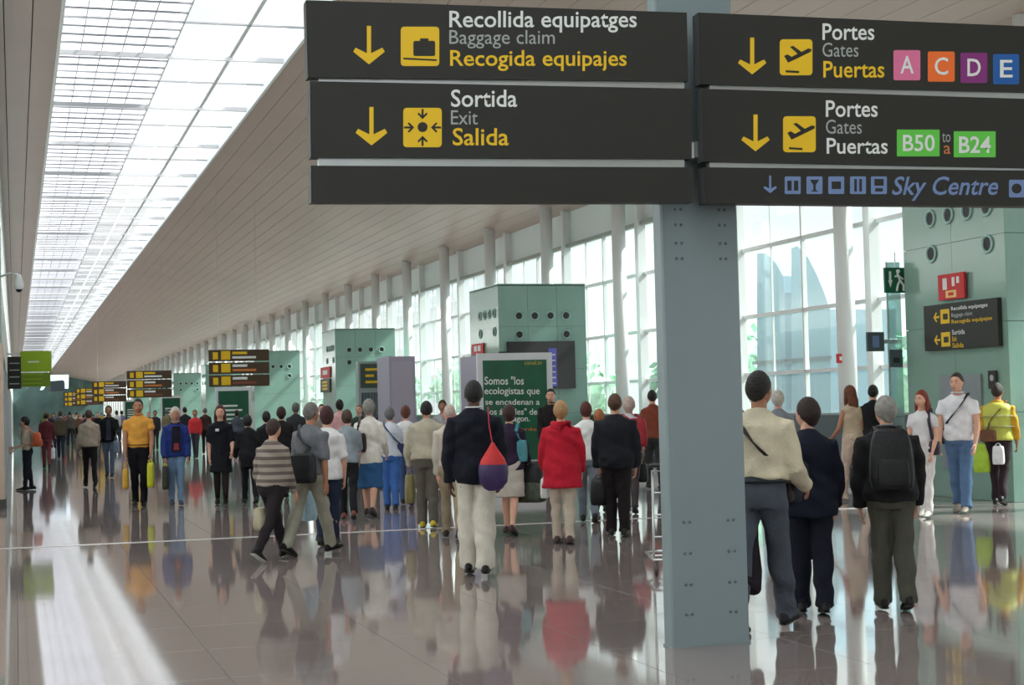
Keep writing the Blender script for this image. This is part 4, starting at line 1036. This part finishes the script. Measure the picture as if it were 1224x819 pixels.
def cross_bag(p, side, name, label, c, w, h, d=.10, z=.78, y=-.12, strap_side=None, xoff=0, sc=None):
    """bag worn on a strap over the opposite shoulder (strap_side) or the same one"""
    S = p.S; ss = strap_side if strap_side is not None else -side; B = p.B
    loc = np.array([side * (.14 * B + xoff), y - .04, z]) * S
    r = thing_on(p, loc, name, label, 'bag'); m = bagm(c)
    soft_box(w, d, h).build('bag_body', m, r, True)
    MB().box((-w * .44, -d * .5 - .012, h * .45), (w * .44, -d * .5 + .004, h * .93)).build('flap', m, r)
    sh = p.W(p.T((ss * .11 * B, 0, 1.475))) - loc
    o = .040
    def q(x, yy, zz): return p.W(p.T((x * B, yy, zz))) - loc
    bk = [(0, 0, h * .95)]
    t0 = side * .15; t1 = ss * .11
    for t in (.25, .5, .75): 
        xx = t0 + (t1 - t0) * t; zz = z + h + (1.44 - z - h) * t; wdt, dd, yy = tor_at(zz)
        bk.append(tuple(q(xx, -(dd * max(.2, 1 - (xx / (wdt)) ** 2) ** .5) * (B * 1.1 - .1 if B > 1 else B) - o, zz)))
    bk.append(tuple(q(ss * .115, -.03, 1.475 + .02)))
    ftop = [tuple(q(ss * .105, .06, 1.455))]
    for t in (.75, .45, .15):
        xx = t0 + (t1 - t0) * t; zz = z + h + (1.42 - z - h) * t; wdt, dd, yy = tor_at(zz)
        ftop.append(tuple(q(xx, (dd * max(.2, 1 - (xx / wdt) ** 2) ** .5) * (B * 1.1 - .1 if B > 1 else B) + o, zz)))
    MB().tube(bk + ftop + [(side * .02, d * .3, h * .95)], .005, .023, n=6, ref=(0, 0, 1)).build('strap', sc and bagm(sc) or m, r, True)
    return r
def backpack(p, name, label, c, w, h, d=.17, z=.98, pocket=None, x=0, straps=True):
    S = p.S; loc = p.W(p.T((x, -.175 * p.B - d * .35, z)))
    r = thing_on(p, loc, name, label, 'backpack'); m = bagm(c)
    soft_box(w, d, h, taper=.1).build('bag_body', m, r, True)
    soft_box(w * .75, d * .4, h * .45).build('pocket', bagm(pocket or c), r, True).location = (0, -d * .45, h * .06)
    if straps:
        for s in (-1, 1):
            q = lambda a: tuple(p.W(p.T(a)) - loc)
            MB().tube([(s * w * .25, d * .3, h * .9), q((s * .10, -.04, 1.50)), q((s * .105, .08, 1.46)), q((s * .13, .15, 1.3)), q((s * .165, .10, 1.12)), (s * w * .4, d * .3, h * .1)], .006, .022, n=6, ref=(0, 0, 1)).build('strap', m, r, True)
    return r

BLK = (24, 24, 28); NAVY = (22, 26, 40); JEAN = (74, 108, 150); DJEAN = (36, 46, 66); WHT = (226, 226, 224)
T_ = lambda **k: k
# -- left side
p = person('small dark-haired woman in beige top standing at the far left by the shopfront glass', 33, 586, 1.57, face=80, fem=True, hair=('bob', (24, 20, 20)), skin_='light', top=T_(c=(178, 164, 146), sleeve=.5), bottom=T_(c=(30, 32, 42)), stride=(4, -4), knees=(2, 4), pitch=(0, 2), arms=((8, 6, 50), (12, 6, 60)), head=(0, -12))
backpack(p, 'backpack', 'orange rucksack on the back of the small woman at the far left', (200, 90, 45), .26, .3, z=1.02)
p = person('distant man in olive jacket and dark trousers walking away near the left aisle', 73, 549, 1.76, top=T_(name='jacket', c=(84, 76, 62), hem=.85, loose=.015), bottom=T_(c=(34, 44, 54)), hair=('short', (60, 45, 38)))
p = person('distant person in maroon jacket at the left carrying a white bag', 56, 560, 1.68, top=T_(name='jacket', c=(96, 38, 46), hem=.88), bottom=T_(c=(120, 60, 66)), hair=('short', (50, 34, 30)))
hand_bag(p, 1, 'carrier_bag', 'white carrier bag held by the distant person in maroon', (235, 238, 240), .3, .16, .34)
p = person('man in loose beige shirt and black trousers walking away, left of the man in orange', 108, 583, 1.70, face=8, lean=9, top=T_(c=(166, 152, 136), loose=.03, hem=.90), bottom=T_(c=(26, 24, 26)), hair=('short', (72, 56, 48)), arms=((-5, 14, 25), (10, 10, 30)))
p = person('man in glossy black jacket with an open front, behind the man in beige shirt', 131, 571, 1.80, face=176, top=T_(name='jacket', c=(20, 24, 26), hem=.84, loose=.03, collar=BLK), bottom=T_(c=(96, 108, 130)), hair=('short', (34, 26, 24)), skin_='tan', arms=((20, 12, 60), (5, 14, 30)))
front_panel(p, .12, .92, 1.42, (60, 60, 74), .058)
soft = hand_bag(p, -1, 'shopping_bag', 'grey-blue shopping bag held by the man in the black jacket', (110, 120, 140), .3, .14, .3)
p = person('man in orange polo shirt and black trousers walking towards the camera', 167, 605, 1.83, face=176, build=1.06, top=T_(name='polo_shirt', c=(222, 160, 70), sleeve=.35, loose=.016, hem=.97, collar=(222, 160, 70)), bottom=T_(c=(18, 18, 26)), hair=('short', (28, 22, 20)), skin_='tan', stride=(4, -5), knees=(3, 6), pitch=(0, 4), arms=((10, 10, 14), (4, 12, 14)), belt=(20, 18, 18))
hand_bag(p, 1, 'carrier_bag', 'orange and yellow carrier bag in the hand of the man in orange', (206, 160, 60), .24, .1, .34)
hand_bag(p, -1, 'travel_bag', 'round black and yellow bag between the man in orange and the hooded youth', (190, 190, 40), .34, .12, .42, strap=.08)
q = cross_bag(p, 1, 'sunglasses_cord', 'x', BLK, .02, .05) if 0 else None
p = person('youth in white hood, blue open jacket and light jeans coming towards the camera', 211, 604, 1.66, face=184, build=.95, top=T_(name='t_shirt', c=(34, 30, 42), hem=.93, collar=(180, 180, 184)), layers=[T_(name='jacket', c=(34, 52, 116), o=.032, loose=.02, hem=.86, neck=1.47)], bottom=T_(c=(112, 140, 172)), hair=('hood', (196, 190, 184)), skin_='tan', stride=(8, -6), knees=(4, 10), pitch=(0, 8), arms=((6, 14, 20), (6, 14, 14)), shoes=(60, 70, 90))
hand_bag(p, 1, 'carrier_bag', 'black bag with yellow trim in the hand of the hooded youth', (40, 40, 30), .3, .1, .4, strap=.06, sub=(200, 200, 40))
front_panel(p, .17, .96, 1.42, (34, 30, 42), .062); front_panel(p, .10, 1.0, 1.12, (150, 60, 70), .066, 'shirt_print')
p = person('woman in navy uniform dress with white badge walking towards the camera', 265, 603, 1.68, face=178, fem=True, build=1.05, hair=('long', (74, 36, 28)), skin_='light', top=T_(name='blouse', c=(20, 22, 30), sleeve=.5, hem=.94), bottom=T_(kind='skirt', c=(22, 24, 32), hem=.56, flare=.06, tights=(40, 30, 32)), shoes=(16, 16, 18), stride=(7, -6), knees=(4, 10), pitch=(0, 8), arms=((8, 14, 40), (-4, 14, 12)))
bd = MB().box((-.03, .0, 0), (.03, .006, .045)).build('name_badge', WTXT_ if 0 else M_WTXT, p.root); bd.location = (.05, .150, 1.25)
p.root  # tights
# -- group in the middle
p = person('stooping woman in black carrying a white bundle, left of the striped jumper', 299, 603, 1.52, face=10, fem=True, build=1.05, hair=('bob', (26, 22, 22)), lean=12, top=T_(name='coat', c=(24, 24, 28), hem=.72, loose=.02), bottom=T_(c=(20, 20, 24)), arms=((10, 16, 40), (15, 10, 70)))
p = person('dark-haired person in black partly hidden behind the striped jumper', 320, 590, 1.56, hair=('bob', (30, 24, 22)), top=T_(name='jacket', c=(30, 30, 34), hem=.88, loose=.02), bottom=T_(c=(28, 28, 32)))
p = person('dark-clad person with brown hair left of the man in the grey shirt', 338, 595, 1.63, hair=('curly', (52, 32, 26)), top=T_(name='jacket', c=(34, 30, 32), hem=.88, loose=.02), bottom=T_(c=(28, 28, 32)))
def stripes():
    m = bpy.data.materials.new('striped_knit'); m.use_nodes = True; n = m.node_tree.nodes; l = m.node_tree.links; b = n['Principled BSDF']; b.inputs['Roughness'].default_value = .9
    t = n.new('ShaderNodeTexCoord'); s = n.new('ShaderNodeSeparateXYZ'); w = n.new('ShaderNodeMath'); w.operation = 'MULTIPLY'; w.inputs[1].default_value = 80
    si = n.new('ShaderNodeMath'); si.operation = 'SINE'; r = n.new('ShaderNodeValToRGB'); r.color_ramp.interpolation = 'CONSTANT'
    r.color_ramp.elements[0].color = (*srgb(96, 84, 80), 1); r.color_ramp.elements[1].position = .42; r.color_ramp.elements[1].color = (*srgb(150, 138, 128), 1)
    mr = n.new('ShaderNodeMapRange'); mr.inputs['From Min'].default_value = -1
    l.new(t.outputs['Object'], s.inputs[0]); l.new(s.outputs['Z'], w.inputs[0]); l.new(w.outputs[0], si.inputs[0]); l.new(si.outputs[0], mr.inputs['Value']); l.new(mr.outputs[0], r.inputs[0]); l.new(r.outputs[0], b.inputs['Base Color']); return m
p = person('short woman in brown striped jumper and dark trousers striding to the right', 327, 671, 1.53, face=-34, fem=True, build=1.10, hair=('short', (52, 34, 26)), top=T_(name='jumper', m=stripes(), hem=.93, loose=.02), bottom=T_(c=(34, 28, 32)), shoes=(31, 28, 28), stride=(26, -24), knees=(4, 16), pitch=(-8, 28), arms=((0, 18, 28), (8, 12, 20)))
hand_bag(p, -1, 'handbag', 'beige handbag held by the woman in the striped jumper', (178, 168, 142), .32, .14, .24, strap=.10)
p = person('grey-haired man in grey shirt and khaki trousers, black bag on his back', 372, 665, 1.66, face=-38, build=1.08, hair=('short', (112, 108, 104)), skin_='tan', top=T_(c=(106, 108, 114), sleeve=.5, hem=.92, loose=.015), bottom=T_(c=(150, 148, 134), wide=1.15), shoes=(26, 24, 26), stride=(-20, 20), knees=(8, 3), pitch=(22, -6), arms=((10, 14, 24), (-5, 10, 14)))
cross_bag(p, 1, 'shoulder_bag', 'black shoulder bag across the back of the man in the grey shirt', (18, 20, 24), .30, .32, d=.12, z=.84, y=-.16, strap_side=-1, xoff=-.08)
hand_bag(p, -1, 'carrier_bag', 'pale blue and white plastic bag hanging by the man in the grey shirt', (160, 190, 206), .22, .1, .36, strap=.05)
p = person('woman in long white top with dark red hair and dark jeans', 393, 653, 1.60, face=-8, fem=True, build=1.08, hair=('bob', (60, 24, 24)), top=T_(name='tunic', c=(222, 220, 220), sleeve=.5, hem=.84, fl=.05, loose=.01), bottom=T_(c=DJEAN, wide=.95), stride=(-8, 8), knees=(10, 3), pitch=(10, 0), arms=((0, 12, 12), (0, 14, 12)))
p = person('woman in blue-grey blouse and black trousers with short brown hair', 417, 621, 1.56, face=0, fem=True, build=1.08, hair=('bob', (74, 52, 38), .8), top=T_(name='blouse', c=(142, 152, 160), sleeve=.5, hem=.90, loose=.02), bottom=T_(c=(26, 28, 32)), shoes=(120, 60, 50))
p = person('tall grey-haired woman in long white cardigan and blue skirt, wearing sandals', 443, 618, 1.68, face=-12, fem=True, build=1.10, hair=('curly', (140, 136, 130)), top=T_(name='cardigan', c=(226, 222, 212), hem=.80, fl=.06, loose=.02), bottom=T_(kind='skirt', c=(50, 92, 138), hem=.42, flare=.04), shoes=(50, 40, 34), stride=(9, -8), knees=(3, 14), pitch=(0, 16), arms=((-4, 14, 20), (10, 14, 40)))
cross_bag(p, -1, 'shoulder_bag', 'dark brown shoulder bag of the woman in the white cardigan', (52, 36, 34), .24, .28, z=.98, y=-.10, strap_side=-1, xoff=-.02)
p = person('grey-haired person in white top with crossed dark straps and bright blue jeans', 468, 609, 1.58, face=0, fem=True, build=1.05, hair=('curly', (108, 106, 108), .7), top=T_(c=(206, 212, 222), sleeve=.5, hem=.90, loose=.01), bottom=T_(c=(62, 104, 170), wide=1.1), shoes=(30, 28, 28), stride=(4, -5), knees=(3, 6), pitch=(0, 4))
cross_bag(p, 1, 'waist_bag', 'small navy bag with straps crossing the back of the person in white', (34, 48, 90), .14, .16, d=.07, z=.95, y=.02, strap_side=-1, xoff=.03)
p = person('person with reddish brown hair and white shirt right of the crossed-strap person', 487, 604, 1.60, hair=('curly', (96, 52, 38), .7), top=T_(c=(222, 222, 222), sleeve=.75, hem=.9), bottom=T_(c=(74, 96, 140)))
p = person('dark-haired man in beige jacket leaning forward, wearing yellow shoes', 512, 631, 1.66, face=-4, build=1.15, lean=10, hair=('short', (32, 26, 26)), skin_='tan', top=T_(name='jacket', c=(172, 164, 146), hem=.92, loose=.035), bottom=T_(c=(92, 86, 78), wide=1.15), shoes=(190, 165, 40), stride=(4, -6), knees=(4, 8), pitch=(0, 6), arms=((6, 18, 16), (0, 14, 20)))
hand_bag(p, -1, 'carrier_bag', 'mottled yellow-green plastic bag held by the man in the beige jacket', (128, 118, 76), .28, .14, .38, strap=.05)
p = person('bald pink-headed person in tan trousers just left of the navy blazer', 541, 644, 1.60, face=4, hair=('bald', (190, 170, 160)), skin_='pink', top=T_(c=(190, 180, 168), hem=.92), bottom=T_(c=(156, 140, 116)), shoes=(40, 30, 28))
p = person('man in navy blazer with white collar and wide white trousers seen from behind', 571, 689, 1.78, face=-2, build=1.13, hair=('short', (20, 18, 18)), skin_='dark', top=T_(name='blazer', c=(17, 20, 32), hem=.82, o=.024, loose=.018, collar=(228, 230, 232)), bottom=T_(c=(206, 200, 188), wide=1.45), shoes=(16, 14, 16), stride=(7, -6), knees=(6, 6), pitch=(10, -2), arms=((-2, 14, 10), (0, 12, 22)), lean=1)
r = thing_on(p, p.W((.17, -.24, .80)), 'drawstring_bag', 'red and purple drawstring bag over the shoulder of the navy blazer', 'bag')
mb = MB(); mb.tube([(0, 0, 0), (0, 0, .03), (0, 0, .12), (0, 0, .18)], [.10, .128, .138, .135], [.06, .08, .09, .085], n=16); mb.build('bag_body', bagm((58, 42, 88)), r, True)
mb = MB(); mb.tube([(0, 0, .17), (0, 0, .24), (0, 0, .33), (0, 0, .38)], [.135, .11, .05, .02], [.085, .07, .035, .02], n=16); mb.build('bag_top', bagm((196, 44, 44)), r, True)
MB().tube([(0, 0, .37), (-.03, .06, .55), tuple(p.W((.13, -.06, 1.50)) - p.W((.17, -.24, .80))), tuple(p.W((.13, .10, 1.42)) - p.W((.17, -.24, .80)))], .006, .018, n=6, ref=(1, 0, 0)).build('strap', bagm((176, 40, 60)), r, True)
p = person('woman in dark purple top and patterned skirt, half behind the navy blazer', 611, 640, 1.56, face=-15, fem=True, build=1.1, hair=('bob', (60, 34, 34)), top=T_(c=(44, 30, 52), sleeve=.75, hem=.86, loose=.02), bottom=T_(kind='skirt', c=(190, 182, 172), hem=.5, flare=.05), shoes=(60, 40, 36), stride=(8, -8), arms=((0, 12, 12), (10, 14, 30)))
cross_bag(p, 1, 'shoulder_bag', 'teal scarf-like bag under the arm of the woman in purple', (70, 140, 150), .12, .26, d=.08, z=1.0, y=0, strap_side=1, xoff=.04)
r = hand_bag(p, 1, 'travel_bag', 'two-tone travel bag, black top and camouflage base, in the centre of the crowd', (30, 32, 32), .36, .22, .50, strap=.02, drop=-.14, rz=1.5)
soft_box(.25, .39, .27).build('base_pocket', mat('camouflage', srgb(70, 78, 62), .7, var=.6, vscale=14), r, True)
p = person('blond woman in red hooded raincoat and beige trousers seen from behind', 674, 650, 1.60, face=-3, fem=True, build=1.22, hair=('curly', (176, 138, 96), .8), top=T_(name='raincoat', c=(178, 26, 46), hem=.68, fl=.12, loose=.035), bottom=T_(c=(190, 176, 160)), shoes=(70, 50, 50), stride=(5, -5), knees=(3, 6), pitch=(0, 5), arms=((8, 16, 30), (4, 16, 26)))
hd = MB(); hd.tube([p.W(p.T(a)) for a in ((-.10, -.03, 1.48), (-.08, -.10, 1.45), (0, -.13, 1.42), (.08, -.10, 1.45), (.10, -.03, 1.48))], [.03, .05, .07, .05, .03], n=10); hd.build('coat_hood', cloth((186, 32, 50)), p.root, True)
hand_bag(p, -1, 'carrier_bag', 'small white plastic bag in the left hand of the red raincoat woman', (222, 224, 222), .18, .1, .22, strap=.04)
person('tall dark-haired man facing the camera behind the red raincoat', 661, 583, 1.86, face=178, hair=('short', (30, 24, 22)), skin_='light', top=T_(name='jacket', c=(34, 30, 30), hem=.88, loose=.02, collar=(30, 28, 28)), bottom=T_(c=(40, 42, 48)))
person('auburn-haired woman in white sweater and grey trousers left of the dark jacket man', 704, 625, 1.59, face=2, fem=True, build=1.15, hair=('bob', (84, 36, 30), .8), top=T_(name='sweater', c=(222, 222, 220), hem=.9, loose=.02), bottom=T_(c=(110, 118, 128)))
p = person('brown-haired man in black jacket and dark trousers with a black bag, left of the pillar', 739, 641, 1.67, face=-2, build=1.2, hair=('short', (84, 56, 36), 1.4), top=T_(name='jacket', c=(26, 28, 34), hem=.84, loose=.035), bottom=T_(c=(30, 24, 26), wide=1.1), stride=(6, -5), knees=(4, 6), pitch=(0, 5), arms=((4, 12, 16), (0, 12, 12)))
hand_bag(p, -1, 'travel_bag', 'black travel bag in the hand of the man left of the pillar', (16, 17, 20), .36, .2, .32, strap=.06)
person('short orange-haired woman in brown, between the white sweater and the black jacket', 719, 612, 1.47, fem=True, hair=('curly', (170, 104, 62)), top=T_(c=(140, 100, 70), hem=.88), bottom=T_(c=(60, 50, 50)))
p = person('white-haired woman in pale shirt beside the left edge of the pillar', 755, 614, 1.64, face=-5, fem=True, hair=('curly', (186, 166, 156)), skin_='pink', top=T_(c=(206, 206, 212), hem=.9, sleeve=.5), bottom=T_(c=(70, 60, 62)))
hand_bag(p, 1, 'handbag', 'black handbag of the white-haired woman near the pillar', (20, 20, 22), .28, .16, .26, strap=.06)
backpack(p, 'backpack', 'red rucksack beside the white-haired woman near the pillar', (150, 26, 40), .28, .4, z=1.0, x=.14)
# -- right side
p = person('man in cream shirt and grey trousers half hidden by the pillar, carrying a jacket', 913, 755, 1.77, face=-22, build=1.12, hair=('short', (34, 28, 26), 1.2), skin_='tan', top=T_(c=(212, 202, 176), hem=1.02, loose=.03, o=.02), bottom=T_(c=(78, 84, 94), wide=1.2), shoes=(24, 24, 26), stride=(-18, 18), knees=(4, 4), pitch=(14, -6), arms=((14, 10, 40), (10, 10, 50)), belt=(16, 16, 18), head=(-8, 0))
cross_bag(p, 1, 'shoulder_bag', 'dark bag on a wide strap worn by the man in the cream shirt', (40, 34, 34), .2, .24, z=.86, y=.27, xoff=-.1, strap_side=-1)
r = thing_on(p, p.W((-.1, -.02, .32)), 'folded_jacket', 'dark jacket hanging from the arm of the man in the cream shirt', 'jacket')
mb = MB(); mb.tube([(.06, -.1, 0), (.03, -.05, .12), (0, 0, .3), (-.02, .08, .52), (-.02, .12, .66)], [.06, .075, .07, .06, .05], [.15, .18, .16, .12, .08], n=14)
mb.build('cloth_body', cloth((34, 28, 36)), r, True); MB().tube([(.08, -.14, .05), (.07, -.06, .3), (.02, .06, .6)], [.04, .045, .05], n=8).build('sleeve', cloth((34, 28, 36)), r, True)
person('white-haired person standing behind the man in the cream shirt', 934, 617, 1.68, hair=('curly', (190, 180, 168), .7), skin_='pink', top=T_(c=(120, 124, 130), hem=.88), bottom=T_(c=(60, 60, 66)))
p = person('short-haired woman in navy suit walking beside the man in the cream shirt', 972, 734, 1.56, face=6, fem=True, build=1.22, hair=('curly', (44, 28, 24), .9), top=T_(name='jacket', c=(22, 26, 42), hem=.80, fl=.05, loose=.03), bottom=T_(c=(20, 23, 36), wide=1.2), shoes=(18, 17, 20), stride=(6, -6), knees=(4, 7), pitch=(0, 7), arms=((6, 14, 30), (6, 16, 24)), head=(38, 0), lean=4)
cross_bag(p, -1, 'shoulder_bag', 'navy shoulder bag on the left side of the woman in the navy suit', (28, 32, 48), .26, .3, z=.92, y=-.08, strap_side=-1, xoff=-.02)
person('tall woman in beige sleeveless top and cream trousers with long auburn hair', 1022, 600, 1.74, face=38, fem=True, hair=('long', (110, 62, 42)), skin_='tan', top=T_(c=(190, 170, 146), sleeve=0, hem=.92), bottom=T_(c=(206, 184, 168)), arms=((14, 12, 40), (4, 12, 30)), shoes=(190, 170, 150))
person('dark-haired man in black waistcoat beside the tall auburn-haired woman', 1047, 590, 1.76, face=-10, hair=('short', (26, 22, 22)), top=T_(name='waistcoat', c=(26, 26, 30), hem=.9, sleeve=.5, loose=.02), bottom=T_(c=(30, 30, 34)))
p = person('grey-haired man with black backpack and olive trousers walking away on the right', 1069, 730, 1.56, face=10, build=1.2, lean=9, hair=('curly', (150, 146, 140), .75), skin_='light', top=T_(name='jacket', c=(30, 30, 32), hem=.88, loose=.035, collar=(120, 124, 130)), bottom=T_(c=(78, 78, 68), wide=1.2), shoes=(26, 22, 22), stride=(4, -8), knees=(3, 12), pitch=(-2, 14), arms=((-2, 12, 12), (4, 14, 16)), head=(14, -4))
backpack(p, 'backpack', 'large black backpack worn by the grey-haired man on the right', (12, 13, 17), .31, .44, d=.16, z=.96, x=-.03)
p = person('red-haired woman in white top and white trousers walking towards the camera on the right', 1107, 618, 1.63, face=165, fem=True, hair=('long', (128, 52, 36)), skin_='light', top=T_(name='t_shirt', c=(218, 216, 218), sleeve=.35, hem=.95), bottom=T_(c=(216, 212, 210), wide=1.1), shoes=(200, 196, 190), stride=(10, -9), knees=(3, 10), pitch=(0, 10), arms=((8, 10, 30), (6, 12, 60)), head=(-15, 0))
cross_bag(p, -1, 'waist_bag', 'small dark bag at the hip of the red-haired woman in white', (50, 46, 60), .18, .18, z=.86, y=.08, strap_side=-1)
p = person('tall man in white polo shirt and blue jeans with a strap across his chest', 1150, 613, 1.85, face=168, build=1.12, hair=('short', (62, 46, 38)), skin_='light', top=T_(name='polo_shirt', c=(232, 232, 236), sleeve=.35, hem=.9, loose=.02, collar=(232, 232, 236)), bottom=T_(c=(88, 116, 152), wide=1.15), shoes=(130, 120, 110), stride=(9, -8), knees=(3, 10), pitch=(0, 10), arms=((4, 12, 20), (4, 12, 20)), head=(-10, 0))
cross_bag(p, 1, 'shoulder_bag', 'dark shoulder bag of the tall man in the white polo shirt', (40, 40, 48), .2, .22, z=.86, y=-.1, strap_side=-1)
MV = mat('hi_vis_yellow', srgb(196, 198, 84), .6, emit=0); 
p = person('worker in yellow hi-vis vest over an orange-yellow shirt, at the right edge', 1196, 604, 1.72, face=-12, build=1.12, hair=('short', (44, 34, 30)), skin_='tan', top=T_(name='shirt', c=(206, 158, 50), hem=.95, sleeve=.75, loose=.01), layers=[T_(name='vest', m=MV, sleeve=0, o=.034, hem=.92, loose=.015, neck=1.47)], bottom=T_(c=(46, 34, 40)), shoes=(24, 22, 24), stride=(8, -10), knees=(3, 14), pitch=(0, 14), arms=((14, 16, 40), (6, 12, 26)))
sv = mat('reflective_band', srgb(190, 196, 196), .3)
for z in (1.12, 1.27):
    w, d, y = tor_at(z); k = p.B; w = w * k + .062; d = d * (k * 1.1 - .1) + .062
    MB().tube([p.W(p.T((w * cos(t), y + d * sin(t), z))) for t in np.linspace(0, 2 * pi, 25)], .003, .022, n=6, ref=(0, 0, 1)).build('reflective_band', sv, p.root, True)
cross_bag(p, -1, 'waist_bag', 'brown waist bag on the back of the hi-vis worker', (110, 70, 44), .22, .17, z=.92, y=-.16, strap_side=1, xoff=-.06)
hand_bag(p, -1, 'carrier_bag', 'lime green bag hanging from the hand of the hi-vis worker', (170, 205, 60), .24, .12, .40, strap=.03, rz=1.5).location += Vector((-.25, -.24, 0))
r = hand_bag(p, -1, 'carrier_bag', 'white bag beside the lime green bag at the right', (236, 238, 240), .16, .1, .26, strap=.05, ypos=.0, rz=1.5); r.location += Vector((-.19, -.55, 0))

# -- the distant crowd
CW = [(52, 526, 'olive', (84, 84, 60), (50, 50, 50)), (60, 522, 'navy', (34, 40, 66), (40, 42, 50)), (92, 525, 'cream', (190, 180, 160), (70, 66, 60)), (104, 531, 'plum', (84, 44, 70), (44, 40, 46)), (122, 524, 'mustard', (170, 130, 60), (54, 48, 44)),
      (82, 517, 'teal', (50, 104, 104), (44, 48, 50)), (98, 515, 'pink', (190, 130, 136), (60, 56, 60)), (146, 527, 'lavender', (140, 130, 164), (54, 54, 64)), (178, 531, 'burgundy', (100, 30, 40), (40, 40, 44)), (200, 535, 'khaki', (130, 120, 90), (60, 58, 50)), (125, 518, 'ivory', (214, 208, 196), (70, 70, 76)), (64, 538, 'dark', (44, 40, 42), (40, 40, 46)), (84, 534, 'grey', (90, 84, 80), (44, 44, 52)), (94, 530, 'brown', (110, 84, 66), (60, 50, 46)), (78, 528, 'red', (150, 50, 50), (50, 50, 60)), (100, 527, 'tan', (160, 130, 100), (60, 56, 52)),
      (117, 532, 'black', (28, 28, 32), (36, 36, 44)), (140, 530, 'white', (205, 205, 205), (60, 64, 80)), (88, 521, 'green', (80, 100, 80), (50, 50, 50)), (70, 519, 'blue', (60, 74, 120), (40, 44, 60)), (112, 519, 'maroon', (110, 40, 50), (40, 40, 44)),
      (186, 538, 'charcoal', (50, 50, 56), (40, 40, 46)), (222, 545, 'black and white', (44, 44, 50), (150, 150, 150)), (234, 548, 'red and white', (214, 60, 66), (60, 60, 70)), (246, 543, 'dark brown', (66, 44, 40), (44, 40, 40)),
      (284, 545, 'slate', (80, 88, 100), (50, 52, 60)), (386, 570, 'beige', (160, 150, 136), (80, 76, 74)), (408, 574, 'pale pink', (220, 170, 170), (70, 66, 74)), (431, 568, 'dark green', (50, 66, 58), (44, 44, 44)), (355, 572, 'dark grey', (56, 56, 60), (44, 44, 48)), (456, 570, 'near-black', (30, 32, 36), (44, 44, 48)), (531, 580, 'light grey', (170, 170, 170), (90, 90, 94)), (783, 585, 'rust', (130, 66, 50), (50, 50, 54))]
pos_ = {386: 'above the white tunic woman', 408: 'between the brown-haired and grey-haired women', 431: 'behind the white cardigan', 355: 'behind the grey shirt man', 456: 'behind the crossed-strap person', 531: 'behind the beige jacket', 783: 'by the pillar', 284: 'right of the uniformed woman', 246: 'left of the uniformed woman', 234: 'between the hooded youth and the uniformed woman', 222: 'just right of the hooded youth', 186: 'between the man in orange and the hooded youth'}
hcs = [(30, 24, 22), (70, 48, 36), (24, 20, 20), (120, 90, 60), (100, 98, 96)]
for i, (x, fy, nm, c1, c2) in enumerate(CW):
    person('small distant traveller in %s top %s' % (nm, pos_.get(x, 'in the crowd far down the left aisle')), x, fy, 1.62 + (i * 7 % 5) * .04, face=(0, 180, 10, 170, 0)[i % 5], hair=(('short', 'bob')[i % 2], hcs[i % 5]), top=T_(c=c1, hem=.9, loose=.01), bottom=T_(c=c2), skin_=('light', 'tan')[i % 2], group=None)
flush()

# ------------------------------------------------------------------ luggage trolley behind the pillar
tg = G(789, 684); tt = tag(empty('luggage_trolley', (tg[0] + .2, tg[1], 0), (0, 0, -.3)), 'chrome luggage trolley mostly hidden behind the left edge of the pillar', 'trolley')
mb = MB()
for s in (-.27, .27):
    mb.tube([(s, -.35, .14), (s, .45, .14), (s * .6, .5, .14)], .014, n=8)
mb.tube([(-.27, -.35, .14), (.27, -.35, .14)], .014, n=8); mb.tube([(-.27, .05, .14), (.27, .05, .14)], .012, n=8); mb.tube([(-.16, .5, .14), (.16, .5, .14)], .014, n=8)
mb.build('base_frame', M_METAL, tt, True)['kind'] = 'part'
mb = MB(); mb.tube([(-.27, -.33, .14), (-.27, -.42, .95), (.27, -.42, .95), (.27, -.33, .14)], .014, n=8); mb.build('upright', M_METAL, tt, True)
MB().tube([(-.29, -.44, 1.0), (.29, -.44, 1.0)], .02, n=8).build('push_handle', M_DARK, tt, True)
for z in (.35, .55, .75): MB().tube([(-.27, -.36, z), (.27, -.36, z)], .008, n=6).build('cross_bar', M_METAL, tt, True)
for x, y in ((-.25, -.33), (.25, -.33), (0, .46)): MB().tube([(x - .015, y, .062), (x + .015, y, .062)], .06, n=18, ref=(0, 0, 1), round_=False).build('wheel', mat('grey_wheel', (.09, .085, .08), .6), tt, True)
